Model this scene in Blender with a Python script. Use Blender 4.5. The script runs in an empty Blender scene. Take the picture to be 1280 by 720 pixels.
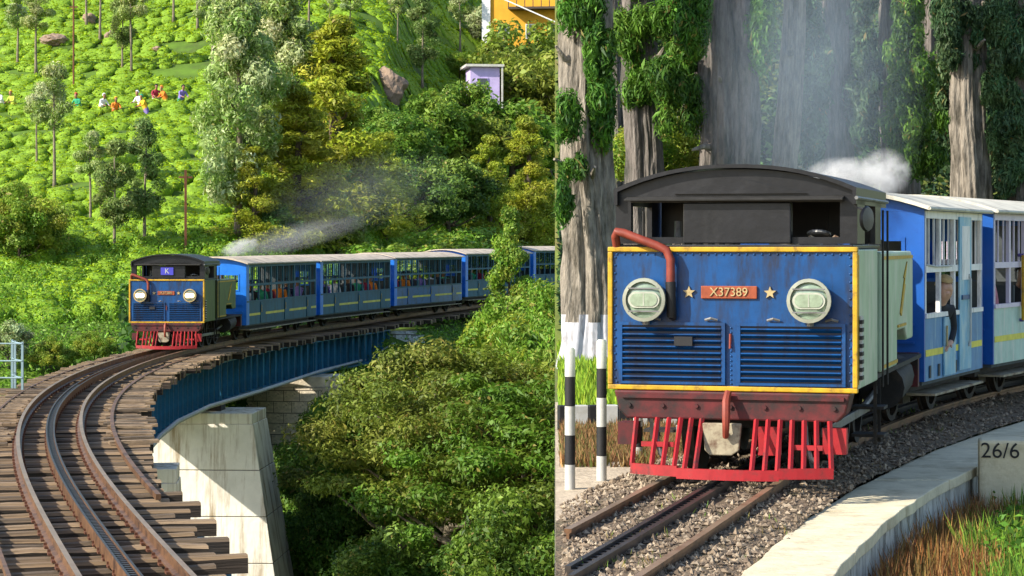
import bpy, bmesh, math, random
import numpy as np
from mathutils import Vector, Matrix, Quaternion
R = math.radians
random.seed(7)
rng = np.random.default_rng(11)
sc = bpy.context.scene
col = sc.collection

# ------------------------------------------------------------------ camera
FPX, HZ, CZ = 2800.0, 305.0, 2.85          # focal length in photo pixels, horizon row, eye height (m)
cd = bpy.data.cameras.new('camera')
cd.sensor_width = 36.0
cd.sensor_fit = 'HORIZONTAL'
cd.lens = FPX / 1280.0 * 36.0
cd.shift_y = -(360.0 - HZ) / 1280.0
cd.clip_start = 0.5
cd.clip_end = 2000.0
cam = bpy.data.objects.new('camera', cd)
cam.location = (0, 0, CZ)
cam.rotation_euler = (R(90), 0, 0)
col.objects.link(cam)
sc.camera = cam

# ------------------------------------------------------------------ light
SUN_EL = R(34)
SUN_AZ = R(-117)                            # clockwise from +Y: the sun stands behind the left shoulder
sd = Vector((math.sin(SUN_AZ) * math.cos(SUN_EL), math.cos(SUN_AZ) * math.cos(SUN_EL), math.sin(SUN_EL)))
world = bpy.data.worlds.new('World')
sc.world = world
world.use_nodes = True
wn = world.node_tree
sky = wn.nodes.new('ShaderNodeTexSky')
sky.sky_type = 'NISHITA'
sky.sun_disc = False
sky.sun_elevation = SUN_EL
sky.sun_rotation = SUN_AZ
wn.links.new(sky.outputs[0], wn.nodes['Background'].inputs[0])
wn.nodes['Background'].inputs[1].default_value = 0.15
sl = bpy.data.lights.new('sun', 'SUN')
sl.energy = 4.8
sl.angle = R(0.55)
sl.color = (1.0, 0.93, 0.79)
so = bpy.data.objects.new('sun', sl)
so.rotation_euler = sd.to_track_quat('Z', 'Y').to_euler()
so.location = sd * 60
col.objects.link(so)
sc.view_settings.view_transform = 'Standard'
sc.view_settings.look = 'None'
sc.view_settings.exposure = 0.82
sc.view_settings.gamma = 1.0
sc.view_settings.use_curve_mapping = False
sc.render.engine = 'CYCLES'
sc.cycles.max_bounces = 6
sc.cycles.transparent_max_bounces = 6
sc.cycles.volume_bounces = 0
sc.cycles.use_denoising = True


def at(u, v, d):
    return Vector(((u - 640.0) / FPX * d, d, CZ - (v - HZ) / FPX * d))


# ------------------------------------------------------------------ node materials
M = {}


def mat(name, color, rough=0.7, metal=0.0, var=0.25, scale=6.0, stretch=(1, 1, 1), bump=0.0, bscale=None,
        stain=None, stain_amt=0.4, stain_scale=2.0, stain_stretch=(1, 1, 1), spec=0.4, emit=None, estr=0.0, coords='Object'):
    m = bpy.data.materials.new(name)
    m.use_nodes = True
    nt = m.node_tree
    N, L = nt.nodes, nt.links
    p = N['Principled BSDF']
    p.inputs['Roughness'].default_value = rough
    p.inputs['Metallic'].default_value = metal
    p.inputs['Specular IOR Level'].default_value = spec
    tc = N.new('ShaderNodeTexCoord')
    mp = N.new('ShaderNodeMapping')
    mp.inputs['Scale'].default_value = stretch
    L.new(tc.outputs[coords], mp.inputs[0])
    nz = N.new('ShaderNodeTexNoise')
    nz.inputs['Scale'].default_value = scale
    nz.inputs['Detail'].default_value = 6
    nz.inputs['Roughness'].default_value = 0.65
    L.new(mp.outputs[0], nz.inputs['Vector'])
    cr = N.new('ShaderNodeValToRGB')
    lo = [max(0, c * (1 - var)) for c in color]
    hi = [min(1, c * (1 + var)) for c in color]
    cr.color_ramp.elements[0].position = 0.3
    cr.color_ramp.elements[1].position = 0.7
    cr.color_ramp.elements[0].color = (*lo, 1)
    cr.color_ramp.elements[1].color = (*hi, 1)
    L.new(nz.outputs[0], cr.inputs[0])
    out = cr.outputs[0]
    if stain is not None:
        mp2 = N.new('ShaderNodeMapping')
        mp2.inputs['Scale'].default_value = stain_stretch
        L.new(tc.outputs[coords], mp2.inputs[0])
        n2 = N.new('ShaderNodeTexNoise')
        n2.inputs['Scale'].default_value = stain_scale
        n2.inputs['Detail'].default_value = 8
        n2.inputs['Roughness'].default_value = 0.7
        L.new(mp2.outputs[0], n2.inputs['Vector'])
        r2 = N.new('ShaderNodeValToRGB')
        r2.color_ramp.elements[0].position = 0.62 - 0.3 * stain_amt
        r2.color_ramp.elements[1].position = 0.80 - 0.3 * stain_amt
        L.new(n2.outputs[0], r2.inputs[0])
        mx = N.new('ShaderNodeMix')
        mx.data_type = 'RGBA'
        L.new(r2.outputs[0], mx.inputs[0])
        L.new(out, mx.inputs[6])
        mx.inputs[7].default_value = (*stain, 1)
        out = mx.outputs[2]
    L.new(out, p.inputs['Base Color'])
    if bump > 0:
        b = N.new('ShaderNodeBump')
        b.inputs['Strength'].default_value = bump
        b.inputs['Distance'].default_value = 0.05
        nb = N.new('ShaderNodeTexNoise')
        nb.inputs['Scale'].default_value = bscale or scale * 3
        nb.inputs['Detail'].default_value = 8
        L.new(mp.outputs[0], nb.inputs['Vector'])
        L.new(nb.outputs[0], b.inputs['Height'])
        L.new(b.outputs[0], p.inputs['Normal'])
    if emit:
        p.inputs['Emission Color'].default_value = (*emit, 1)
        p.inputs['Emission Strength'].default_value = estr
    M[name] = m
    return m


def leaf_mat(name, trans=0.35, rough=0.55):
    m = bpy.data.materials.new(name)
    m.use_nodes = True
    nt = m.node_tree
    N, L = nt.nodes, nt.links
    p = N['Principled BSDF']
    p.inputs['Roughness'].default_value = rough
    p.inputs['Specular IOR Level'].default_value = 0.3
    a = N.new('ShaderNodeAttribute')
    a.attribute_name = 'Col'
    oi = N.new('ShaderNodeObjectInfo')
    hv = N.new('ShaderNodeHueSaturation')
    mr = N.new('ShaderNodeMapRange')
    mr.inputs[3].default_value = 0.485
    mr.inputs[4].default_value = 0.512
    L.new(oi.outputs['Random'], mr.inputs[0])
    L.new(mr.outputs[0], hv.inputs['Hue'])
    L.new(a.outputs['Color'], hv.inputs['Color'])
    L.new(hv.outputs[0], p.inputs['Base Color'])
    t = N.new('ShaderNodeBsdfTranslucent')
    L.new(hv.outputs[0], t.inputs['Color'])
    ms = N.new('ShaderNodeMixShader')
    ms.inputs[0].default_value = trans
    L.new(p.outputs[0], ms.inputs[1])
    L.new(t.outputs[0], ms.inputs[2])
    L.new(ms.outputs[0], N['Material Output'].inputs[0])
    M[name] = m
    return m


leaf_mat('leaf')
leaf_mat('blade', 0.3, 0.6)
mat('loco_blue', (0.001, 0.050, 0.178), 0.38, var=0.35, scale=2.2, stain=(0.012, 0.022, 0.055), stain_amt=0.46, stain_scale=3.4, stain_stretch=(2.2, 2.2, 0.45), bump=0.12, bscale=3)
mat('louvre_blue', (0.001, 0.008, 0.035), 0.4, var=0.25, scale=5)
mat('yellow_paint', (0.48, 0.28, 0.012), 0.5, var=0.25, scale=8, stain=(0.16, 0.10, 0.02), stain_amt=0.35, stain_scale=9)
mat('black_paint', (0.007, 0.007, 0.009), 0.4, var=0.4, scale=4, stain=(0.018, 0.018, 0.02), stain_amt=0.4, stain_scale=3, bump=0.05)
mat('soot', (0.02, 0.019, 0.018), 0.8, var=0.5, scale=7)
mat('grey_steel', (0.19, 0.19, 0.19), 0.5, metal=0.3, var=0.3, scale=5, stain=(0.06, 0.05, 0.045), stain_amt=0.45, stain_scale=5)
mat('maroon', (0.085, 0.008, 0.010), 0.6, var=0.5, scale=5, stain=(0.015, 0.010, 0.010), stain_amt=0.55, stain_scale=4)
mat('red_paint', (0.33, 0.012, 0.018), 0.5, var=0.3, scale=6, stain=(0.10, 0.02, 0.02), stain_amt=0.42, stain_scale=6)
mat('pipe_red', (0.20, 0.035, 0.02), 0.55, var=0.3, scale=9)
mat('beige_iron', (0.30, 0.26, 0.18), 0.7, var=0.3, scale=8, stain=(0.10, 0.05, 0.03), stain_amt=0.5, stain_scale=6)
mat('plate_orange', (0.26, 0.055, 0.02), 0.6, var=0.3, scale=18)
mat('brass', (0.42, 0.32, 0.16), 0.45, metal=0.3, var=0.25, scale=12)
mat('lamp_rim', (0.30, 0.31, 0.25), 0.35, metal=0.2, var=0.2, scale=10)
mat('lamp_glass', (0.22, 0.29, 0.21), 0.06, var=0.3, scale=16, spec=0.9)
mat('lamp_frame', (0.42, 0.43, 0.36), 0.4, metal=0.2, var=0.2, scale=10)
mat('lamp_lit', (0.8, 0.6, 0.3), 0.2, emit=(1.0, 0.60, 0.20), estr=1.1)
mat('bulb_lit', (0.9, 0.8, 0.5), 0.2, emit=(1.0, 0.78, 0.38), estr=4.0)
mat('loco_green', (0.055, 0.090, 0.020), 0.45, var=0.3, scale=2.5, stain=(0.02, 0.035, 0.015), stain_amt=0.45, stain_scale=2.5, stain_stretch=(1.5, 1.5, 0.6))
mat('loco_pale_green', (0.36, 0.48, 0.34), 0.4, var=0.2, scale=2.5, stain=(0.55, 0.55, 0.48), stain_amt=0.5, stain_scale=1.8, stain_stretch=(2, 2, 0.6))
mat('sign_blue', (0.05, 0.05, 0.42), 0.5, var=0.1)
mat('white_paint', (0.45, 0.45, 0.43), 0.6, var=0.1, scale=7, stain=(0.36, 0.35, 0.31), stain_amt=0.3, stain_scale=5)
mat('black_band', (0.012, 0.012, 0.014), 0.6, var=0.3)
mat('coach_blue', (0.006, 0.085, 0.36), 0.42, var=0.18, scale=3, stain=(0.006, 0.05, 0.24), stain_amt=0.3, stain_scale=3)
mat('coach_teal', (0.010, 0.082, 0.140), 0.65, var=0.25, scale=2.5, stain=(0.012, 0.045, 0.06), stain_amt=0.4, stain_scale=2.2, stain_stretch=(2, 2, 0.5))
mat('coach_mid_blue', (0.010, 0.075, 0.25), 0.45, var=0.25, scale=2.5, stain=(0.01, 0.035, 0.07), stain_amt=0.4, stain_scale=2.2)
mat('coach_pale', (0.34, 0.50, 0.46), 0.45, var=0.2, scale=3, stain=(0.55, 0.56, 0.54), stain_amt=0.42, stain_scale=2.4, stain_stretch=(3, 3, 0.5))
mat('coach_cream', (0.78, 0.75, 0.74), 0.5, var=0.1, scale=5, stain=(0.36, 0.36, 0.38), stain_amt=0.35, stain_scale=5, stain_stretch=(2, 2, 0.4))
mat('coach_purple', (0.10, 0.07, 0.26), 0.5, var=0.2)
mat('coach_door', (0.13, 0.36, 0.55), 0.4, var=0.2, scale=3, stain=(0.42, 0.55, 0.60), stain_amt=0.5, stain_scale=2, stain_stretch=(1, 1, 0.6))
mat('stripe_yellow', (0.62, 0.55, 0.06), 0.5, var=0.2, scale=6)
mat('stripe_dull', (0.52, 0.46, 0.06), 0.5, var=0.3, scale=3)
mat('coach_blue_bright', (0.012, 0.16, 0.62), 0.42, var=0.18, scale=3)
mat('tea_top', (0.132, 0.240, 0.004), 0.75, var=0.5, scale=7, bump=1.0, bscale=14, stain=(0.205, 0.335, 0.008), stain_amt=0.45, stain_scale=4.0)
mat('coach_sky', (0.05, 0.19, 0.40), 0.5, var=0.2, scale=3, stain=(0.30, 0.44, 0.50), stain_amt=0.30, stain_scale=2.4, stain_stretch=(3, 3, 0.5))
mat('coach_lilac', (0.62, 0.54, 0.66), 0.5, var=0.12, scale=4, stain=(0.34, 0.30, 0.42), stain_amt=0.35, stain_scale=4)
mat('roof_grey', (0.50, 0.42, 0.33), 0.75, var=0.2, scale=2.5, stain=(0.16, 0.13, 0.11), stain_amt=0.4, stain_scale=1.8)
mat('roof_cream', (0.56, 0.53, 0.44), 0.7, var=0.15, scale=2.5, stain=(0.30, 0.27, 0.22), stain_amt=0.4, stain_scale=2.2)
mat('interior', (0.05, 0.06, 0.065), 0.8, var=0.3)
mat('underframe', (0.018, 0.016, 0.015), 0.75, var=0.5, scale=7, stain=(0.05, 0.035, 0.025), stain_amt=0.45, stain_scale=5)
mat('glass', (0.03, 0.04, 0.045), 0.06, var=0.2, spec=0.8)
mat('rail_rust', (0.17, 0.088, 0.045), 0.5, metal=0.35, var=0.35, scale=7, stain=(0.055, 0.028, 0.018), stain_amt=0.5, stain_scale=4)
mat('rail_top', (0.27, 0.185, 0.12), 0.38, metal=0.35, var=0.25, scale=3, stretch=(0.3, 0.3, 1), stain=(0.20, 0.12, 0.07), stain_amt=0.45, stain_scale=3)
mat('rack_dark', (0.05, 0.042, 0.038), 0.45, metal=0.5, var=0.4, scale=8)
for i, c in enumerate([(0.225, 0.150, 0.085), (0.170, 0.115, 0.068), (0.29, 0.20, 0.12), (0.125, 0.088, 0.056)]):
    mat('timber_%d' % i, c, 0.85, var=0.45, scale=2.2, stretch=(1, 14, 14), bump=0.6, bscale=6,
        stain=(0.045, 0.032, 0.024), stain_amt=0.42, stain_scale=2.5, stain_stretch=(0.8, 6, 6))
mat('timber_shade', (0.040, 0.029, 0.021), 0.9, var=0.5, scale=3, stretch=(1, 10, 10), bump=0.5, bscale=6)  # sleeper sides: shade on the fronts put into a darker timber colour
mat('bolt_rust', (0.12, 0.045, 0.022), 0.7, var=0.4, scale=14)
mat('girder_blue', (0.018, 0.155, 0.30), 0.45, var=0.3, scale=1.6, stain=(0.02, 0.04, 0.055), stain_amt=0.5, stain_scale=1.5, stain_stretch=(1, 1, 0.4))
mat('pipe_grey', (0.30, 0.31, 0.33), 0.5, var=0.2)
mat('rail_fence', (0.20, 0.29, 0.33), 0.5, var=0.2, scale=5)
mat('concrete', (0.72, 0.68, 0.60), 0.88, var=0.14, scale=1.1, bump=0.25, bscale=7, stain=(0.30, 0.22, 0.13), stain_amt=0.46, stain_scale=1.5, stain_stretch=(2.4, 2.4, 0.13))
mat('concrete_rust', (0.50, 0.36, 0.16), 0.88, var=0.25, scale=1.5)
mat('ashlar', (0.70, 0.61, 0.47), 0.9, var=0.28, scale=2.6, bump=0.5, bscale=9, stain=(0.16, 0.14, 0.10), stain_amt=0.35, stain_scale=2)
mat('limewash', (0.74, 0.76, 0.76), 0.9, var=0.15, scale=3, bump=0.3, bscale=8, stain=(0.22, 0.24, 0.24), stain_amt=0.45, stain_scale=2.5, stain_stretch=(1, 1, 0.5))
mat('mortar', (0.17, 0.155, 0.13), 0.95, var=0.25, scale=6)
mat('boulder', (0.27, 0.19, 0.135), 0.9, var=0.3, scale=1.2, bump=0.7, bscale=4, stain=(0.15, 0.11, 0.09), stain_amt=0.5, stain_scale=1.0)
mat('soil', (0.075, 0.145, 0.008), 0.95, var=0.4, scale=0.5, bump=0.5, bscale=2, stain=(0.055, 0.060, 0.02), stain_amt=0.3, stain_scale=0.3)
mat('bark_pale', (0.20, 0.165, 0.115), 0.9, var=0.35, scale=3, stretch=(3, 3, 0.6), bump=0.5, stain=(0.07, 0.055, 0.04), stain_amt=0.4, stain_scale=4)
mat('bark_dark', (0.085, 0.062, 0.042), 0.9, var=0.4, scale=3, stretch=(3, 3, 0.6), bump=0.5)
mat('bark_furrow', (0.150, 0.130, 0.118), 0.92, var=0.5, scale=4.5, stretch=(2.6, 2.6, 0.55), bump=0.9, bscale=9, stain=(0.035, 0.038, 0.028), stain_amt=0.5, stain_scale=2.2, stain_stretch=(2.2, 2.2, 0.5))
mat('bark_ashen', (0.235, 0.205, 0.170), 0.92, var=0.5, scale=4.5, stretch=(2.6, 2.6, 0.55), bump=0.9, bscale=9, stain=(0.055, 0.048, 0.036), stain_amt=0.5, stain_scale=2.2, stain_stretch=(2.2, 2.2, 0.5))
mat('whitewash', (0.42, 0.42, 0.46), 0.85, var=0.12, scale=4, stain=(0.22, 0.20, 0.20), stain_amt=0.42, stain_scale=3.5, stain_stretch=(2, 2, 0.6))
mat('wall_orange', (0.66, 0.33, 0.025), 0.8, var=0.12, scale=1.5)
mat('wall_lilac', (0.52, 0.42, 0.70), 0.8, var=0.12, scale=1.5)
mat('wall_white', (0.74, 0.74, 0.72), 0.8, var=0.08, scale=1.5)
mat('roof_sheet', (0.55, 0.53, 0.47), 0.6, var=0.2, scale=2)
mat('wood_dark', (0.07, 0.05, 0.035), 0.7, var=0.3)
mat('grass_ground', (0.12, 0.155, 0.030), 0.95, var=0.4, scale=1.1, bump=0.5, bscale=5, stain=(0.16, 0.115, 0.05), stain_amt=0.42, stain_scale=0.7)
mat('ballast', (0.16, 0.115, 0.075), 0.95, var=0.5, scale=22, bump=1.0, bscale=30, stain=(0.10, 0.085, 0.045), stain_amt=0.45, stain_scale=2.4)
mat('path_sand', (0.44, 0.36, 0.27), 0.95, var=0.2, scale=7, bump=0.4, bscale=24, stain=(0.27, 0.21, 0.15), stain_amt=0.42, stain_scale=2)
for i, c in enumerate([(0.19, 0.142, 0.098), (0.12, 0.088, 0.062), (0.29, 0.23, 0.165)]):
    mat('stone_%d' % i, c, 0.92, var=0.45, scale=14)
mat('platform_cream', (0.60, 0.53, 0.37), 0.85, var=0.16, scale=2.5, bump=0.2, bscale=16, stain=(0.40, 0.34, 0.22), stain_amt=0.42, stain_scale=2.6)
mat('wall_stained', (0.46, 0.45, 0.41), 0.9, var=0.2, scale=3, bump=0.4, bscale=12, stain=(0.12, 0.115, 0.10), stain_amt=0.52, stain_scale=3.2, stain_stretch=(2, 2, 0.4))
mat('rust_post', (0.15, 0.055, 0.025), 0.8, var=0.3)
mat('skin', (0.26, 0.13, 0.075), 0.55, var=0.08, scale=10)
mat('skin_pale', (0.52, 0.30, 0.21), 0.55, var=0.08, scale=10)
mat('hair_black', (0.012, 0.010, 0.009), 0.6, var=0.3, scale=20)
mat('hair_fair', (0.36, 0.24, 0.10), 0.6, var=0.3, scale=20)
mat('rubber', (0.012, 0.012, 0.013), 0.6)
for n, c in dict(white=(0.70, 0.70, 0.72), navy=(0.015, 0.02, 0.07), red=(0.45, 0.03, 0.03), yellow=(0.75, 0.42, 0.02), orange=(0.70, 0.20, 0.02),
                 green=(0.03, 0.30, 0.16), violet=(0.22, 0.16, 0.45), pink=(0.60, 0.25, 0.30), black=(0.02, 0.02, 0.024), lime=(0.5, 0.55, 0.08), crimson=(0.30, 0.02, 0.05)).items():
    mat('cloth_' + n, c, 0.85, var=0.2, scale=12)


# ------------------------------------------------------------------ mesh helpers
class MB:
    def __init__(s):
        s.v, s.f, s.m = [], [], []

    def add(s, vs, fs, m=0):
        o = len(s.v)
        s.v += [tuple(x) for x in vs]
        s.f += [tuple(i + o for i in f) for f in fs]
        s.m += [m] * len(fs)
        return s

    def box(s, cx, cy, cz, sx, sy, sz, m=0, rot=None):
        vs = []
        for dz in (-.5, .5):
            for dx, dy in ((-.5, -.5), (.5, -.5), (.5, .5), (-.5, .5)):
                p = Vector((dx * sx, dy * sy, dz * sz))
                if rot is not None:
                    p = rot @ p
                vs.append((p.x + cx, p.y + cy, p.z + cz))
        return s.add(vs, [(3, 2, 1, 0), (4, 5, 6, 7), (0, 1, 5, 4), (1, 2, 6, 5), (2, 3, 7, 6), (3, 0, 4, 7)], m)

    def span(s, x0, x1, y0, y1, z0, z1, m=0):
        return s.box((x0 + x1) / 2, (y0 + y1) / 2, (z0 + z1) / 2, abs(x1 - x0), abs(y1 - y0), abs(z1 - z0), m)

    def prism(s, poly, axis, t0, t1, m=0):
        n = len(poly)
        def q(a, b, t):
            return {'y': (a, t, b), 'x': (t, a, b), 'z': (a, b, t)}[axis]
        vs = [q(a, b, t0) for a, b in poly] + [q(a, b, t1) for a, b in poly]
        fs = [tuple(range(n)), tuple(range(2 * n - 1, n - 1, -1))]
        fs += [(i, i + n, (i + 1) % n + n, (i + 1) % n) for i in range(n)]
        return s.add(vs, fs, m)

    def tube(s, pts, r, n=8, m=0):
        pts = [Vector(p) for p in pts]
        k = len(pts)
        rr = r if hasattr(r, '__len__') else [r] * k
        T = []
        for i in range(k):
            a = pts[min(i + 1, k - 1)] - pts[max(i - 1, 0)]
            T.append(a.normalized() if a.length > 1e-9 else Vector((0, 0, 1)))
        up = Vector((0, 0, 1)) if abs(T[0].z) < 0.9 else Vector((1, 0, 0))
        b = T[0].cross(up).normalized()
        vs, fs = [], []
        for i in range(k):
            b = (b - T[i] * b.dot(T[i])).normalized()
            c = T[i].cross(b)
            for j in range(n):
                a = 2 * math.pi * j / n
                vs.append(pts[i] + (b * math.cos(a) + c * math.sin(a)) * rr[i])
        for i in range(k - 1):
            for j in range(n):
                j2 = (j + 1) % n
                fs.append((i * n + j, i * n + j2, (i + 1) * n + j2, (i + 1) * n + j))
        fs.append(tuple(range(n - 1, -1, -1)))
        fs.append(tuple(range((k - 1) * n, k * n)))
        return s.add(vs, fs, m)

    def lathe(s, prof, c, axis, n=20, m=0):
        ax = Vector(axis).normalized()
        up = Vector((0, 0, 1)) if abs(ax.z) < 0.9 else Vector((1, 0, 0))
        b = ax.cross(up).normalized()
        e = ax.cross(b)
        c = Vector(c)
        vs, fs = [], []
        for r, t in prof:
            for j in range(n):
                a = 2 * math.pi * j / n
                vs.append(c + ax * t + (b * math.cos(a) + e * math.sin(a)) * r)
        for i in range(len(prof) - 1):
            for j in range(n):
                j2 = (j + 1) % n
                fs.append((i * n + j, i * n + j2, (i + 1) * n + j2, (i + 1) * n + j))
        fs.append(tuple(range(n - 1, -1, -1)))
        fs.append(tuple(range((len(prof) - 1) * n, len(prof) * n)))
        return s.add(vs, fs, m)

    def sweep(s, prof, path, m=0):
        """closed profile (right, up) swept along a ground path of (x, y, z)"""
        k, n = len(path), len(prof)
        vs, fs = [], []
        for i in range(k):
            a, b = Vector(path[max(i - 1, 0)]), Vector(path[min(i + 1, k - 1)])
            t = (b - a)
            t.z = 0
            t.normalize()
            r = Vector((t.y, -t.x, 0))
            for p, q in prof:
                vs.append(Vector(path[i]) + r * p + Vector((0, 0, q)))
        for i in range(k - 1):
            for j in range(n):
                j2 = (j + 1) % n
                fs.append((i * n + j, (i + 1) * n + j, (i + 1) * n + j2, i * n + j2))
        fs.append(tuple(range(n)))
        fs.append(tuple(range(k * n - 1, (k - 1) * n - 1, -1)))
        return s.add(vs, fs, m)

    def mesh(s, name, mats):
        me = bpy.data.meshes.new(name)
        me.from_pydata(s.v, [], s.f)
        for x in (mats if isinstance(mats, (list, tuple)) else [mats]):
            me.materials.append(M[x])
        if any(s.m):
            me.polygons.foreach_set('material_index', s.m)
        bm = bmesh.new()
        bm.from_mesh(me)
        bmesh.ops.recalc_face_normals(bm, faces=bm.faces)
        bm.to_mesh(me)
        bm.free()
        return me

    def build(s, name, mats, parent=None, bevel=0.0, smooth=False):
        me = s.mesh(name, mats)
        if smooth:
            me.shade_smooth()
            try:
                me.set_sharp_from_angle(angle=R(40))
            except Exception:
                pass
        return link(name, me, parent, bevel)


def link(name, me, parent=None, bevel=0.0):
    o = bpy.data.objects.new(name, me)
    col.objects.link(o)
    if parent is not None:
        o.parent = parent
    if bevel > 0:
        b = o.modifiers.new('bevel', 'BEVEL')
        b.width = bevel
        b.segments = 2
        b.limit_method = 'ANGLE'
        b.angle_limit = R(50)
    return o


def tag(o, label, cat=None, group=None, kind=None):
    o['label'] = label
    if cat:
        o['category'] = cat
    if group:
        o['group'] = group
    if kind:
        o['kind'] = kind
    return o


def thing(name, loc, rz=0.0, label=None, cat=None, group=None, kind=None):
    o = bpy.data.objects.new(name, None)
    o.empty_display_size = 0.2
    o.location = loc
    o.rotation_euler = (0, 0, rz)
    col.objects.link(o)
    if label:
        tag(o, label, cat, group, kind)
    return o


def text_mesh(txt, size, depth, mname):
    cu = bpy.data.curves.new('lettering', 'FONT')
    cu.body = txt
    cu.size = size
    cu.extrude = depth
    cu.align_x = 'CENTER'
    cu.align_y = 'CENTER'
    o = bpy.data.objects.new('tmp', cu)
    col.objects.link(o)
    dg = bpy.context.evaluated_depsgraph_get()
    me = bpy.data.meshes.new_from_object(o.evaluated_get(dg))
    bpy.data.objects.remove(o)
    bpy.data.curves.remove(cu)
    me.materials.clear()
    me.materials.append(M[mname])
    return me


def vnoise(x, y, seed=0):
    """smooth value noise on arrays"""
    xi, yi = np.floor(x).astype(int), np.floor(y).astype(int)
    xf, yf = x - xi, y - yi
    u, v = xf * xf * (3 - 2 * xf), yf * yf * (3 - 2 * yf)
    def h(a, b):
        n = (a * 374761393 + b * 668265263 + seed * 1442695) & 0x7fffffff
        n = ((n ^ (n >> 13)) * 1274126177) & 0x7fffffff
        return ((n ^ (n >> 16)) & 0xffff) / 65535.0
    return (h(xi, yi) * (1 - u) + h(xi + 1, yi) * u) * (1 - v) + (h(xi, yi + 1) * (1 - u) + h(xi + 1, yi + 1) * u) * v


def fbm(x, y, seed=0, o=3):
    s, a, t = 0, 1.0, 0
    for i in range(o):
        s = s + a * vnoise(x * 2 ** i, y * 2 ** i, seed + i)
        t += a
        a *= 0.5
    return s / t


def grid_mesh(name, Xg, Yg, Zg, mname, smooth=True):
    a, b = Xg.shape
    vs = np.stack([Xg, Yg, Zg], -1).reshape(-1, 3)
    i = np.arange(a * b).reshape(a, b)
    q = np.stack([i[:-1, :-1], i[:-1, 1:], i[1:, 1:], i[1:, :-1]], -1).reshape(-1, 4)
    me = bpy.data.meshes.new(name)
    me.from_pydata(vs.tolist(), [], q.tolist())
    me.materials.append(M[mname])
    if smooth:
        me.shade_smooth()
    return me


def leaf_mesh(name, P, Nn, Ln, Wd, C, mname='leaf', T=None, curl=0.25):
    n = len(P)
    Nn = Nn / (np.linalg.norm(Nn, axis=1, keepdims=True) + 1e-9)
    if T is None:
        T = rng.normal(size=(n, 3))
    T = T - Nn * np.sum(T * Nn, 1, keepdims=True)
    T /= (np.linalg.norm(T, axis=1, keepdims=True) + 1e-9)
    B = np.cross(Nn, T)
    Ln, Wd = np.reshape(Ln, (-1, 1)) * np.ones((n, 1)), np.reshape(Wd, (-1, 1)) * np.ones((n, 1))
    bend = Nn * Ln * curl
    V = np.stack([P - T * Ln / 2, P + B * Wd / 2 + bend * 0.5, P + T * Ln / 2 - bend * 0.3, P - B * Wd / 2 + bend * 0.5], 1).reshape(-1, 3)
    me = bpy.data.meshes.new(name)
    me.vertices.add(4 * n)
    me.vertices.foreach_set('co', V.astype(np.float32).ravel())
    me.loops.add(4 * n)
    me.loops.foreach_set('vertex_index', np.arange(4 * n, dtype=np.int32))
    me.polygons.add(n)
    me.polygons.foreach_set('loop_start', np.arange(0, 4 * n, 4, dtype=np.int32))
    me.update(calc_edges=True)
    ca = me.color_attributes.new('Col', 'FLOAT_COLOR', 'POINT')
    cc = np.ones((4 * n, 4), np.float32)
    cc[:, :3] = np.repeat(np.clip(C, 0, 1), 4, 0)
    ca.data.foreach_set('color', cc.ravel())
    me.materials.append(M[mname])
    me.validate()
    return me


def pal(cols, n, jit=0.2, w=None):
    cols = np.array(cols)
    k = rng.choice(len(cols), n, p=w)
    c = cols[k] * (1 + rng.normal(size=(n, 1)) * jit)
    return np.clip(c * (1 + rng.normal(size=(n, 3)) * jit * 0.3), 0.002, 0.9)


def clump_leaves(clumps, per, ln, wd, cols, jit=0.22, up=0.35, shell=0.5, rough=0.7):
    """clumps: list of (cx, cy, cz, rx, ry, rz); returns P, N, L, W, C"""
    PP, NN, CC = [], [], []
    for c in clumps:
        n = int(per * rng.uniform(0.7, 1.3))
        d = rng.normal(size=(n, 3))
        d /= np.linalg.norm(d, axis=1, keepdims=True)
        rad = shell + (1 - shell) * rng.random((n, 1)) ** 0.6
        rad *= 1 + 0.22 * np.sin(d[:, :1] * 5 + c[0] * 3) * np.sin(d[:, 1:2] * 5 + c[1] * 2)
        PP.append(np.array(c[:3]) + d * rad * np.array(c[3:6]))
        NN.append(d + rng.normal(size=(n, 3)) * rough + np.array([0, 0, up]))
        base = pal(cols, 1, jit)
        cc = 0.5 * pal(cols, n, jit) + 0.5 * base
        dry = rng.random(n) < .025
        cc[dry] = cc[dry] * .4 + np.array([.20, .13, .04])
        CC.append(cc)
    P = np.concatenate(PP)
    n = len(P)
    return P, np.concatenate(NN), ln * np.clip(rng.lognormal(-.12, .42, n), .35, 2.2), wd * np.clip(rng.lognormal(-.1, .38, n), .4, 2.0), np.concatenate(CC)

# ================================================================== THE VALLEY: track line, terrain, bridge
_tp = np.array([(12, -1.2), (19.2, -3.27), (23.8, -4.5), (31.3, -6.35), (40.9, -8.22), (48.4, -9.1), (57, -9.45), (60, -9.35), (66, -8.6),
                (77, -7.2), (87, -5.1), (97, -2.4), (107, 1.1), (116, 4.6)])
_pf = np.polyfit(_tp[:, 0] - 60, _tp[:, 1], 5)


def tx(Y):
    return np.polyval(_pf, np.asarray(Y, float) - 60)


def tz(Y):
    return 0.012 * np.maximum(0, np.asarray(Y, float) - 82)


TY = np.arange(14, 116.01, 0.25)
TX = tx(TY)


def tpos(Y, off=0.0, z=0.0):
    """point beside the valley track: off metres to the right of its centre line"""
    t = Vector((float(tx(Y + .1) - tx(Y - .1)), 0.2, 0)).normalized()
    return Vector((float(tx(Y)) + t.y * off, Y - t.x * off, float(tz(Y)) + z))


def thead(Y, Y2=None):
    Y2 = Y2 or Y + 0.2
    return math.atan2(float(tx(Y2) - tx(Y)), Y2 - Y)


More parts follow.
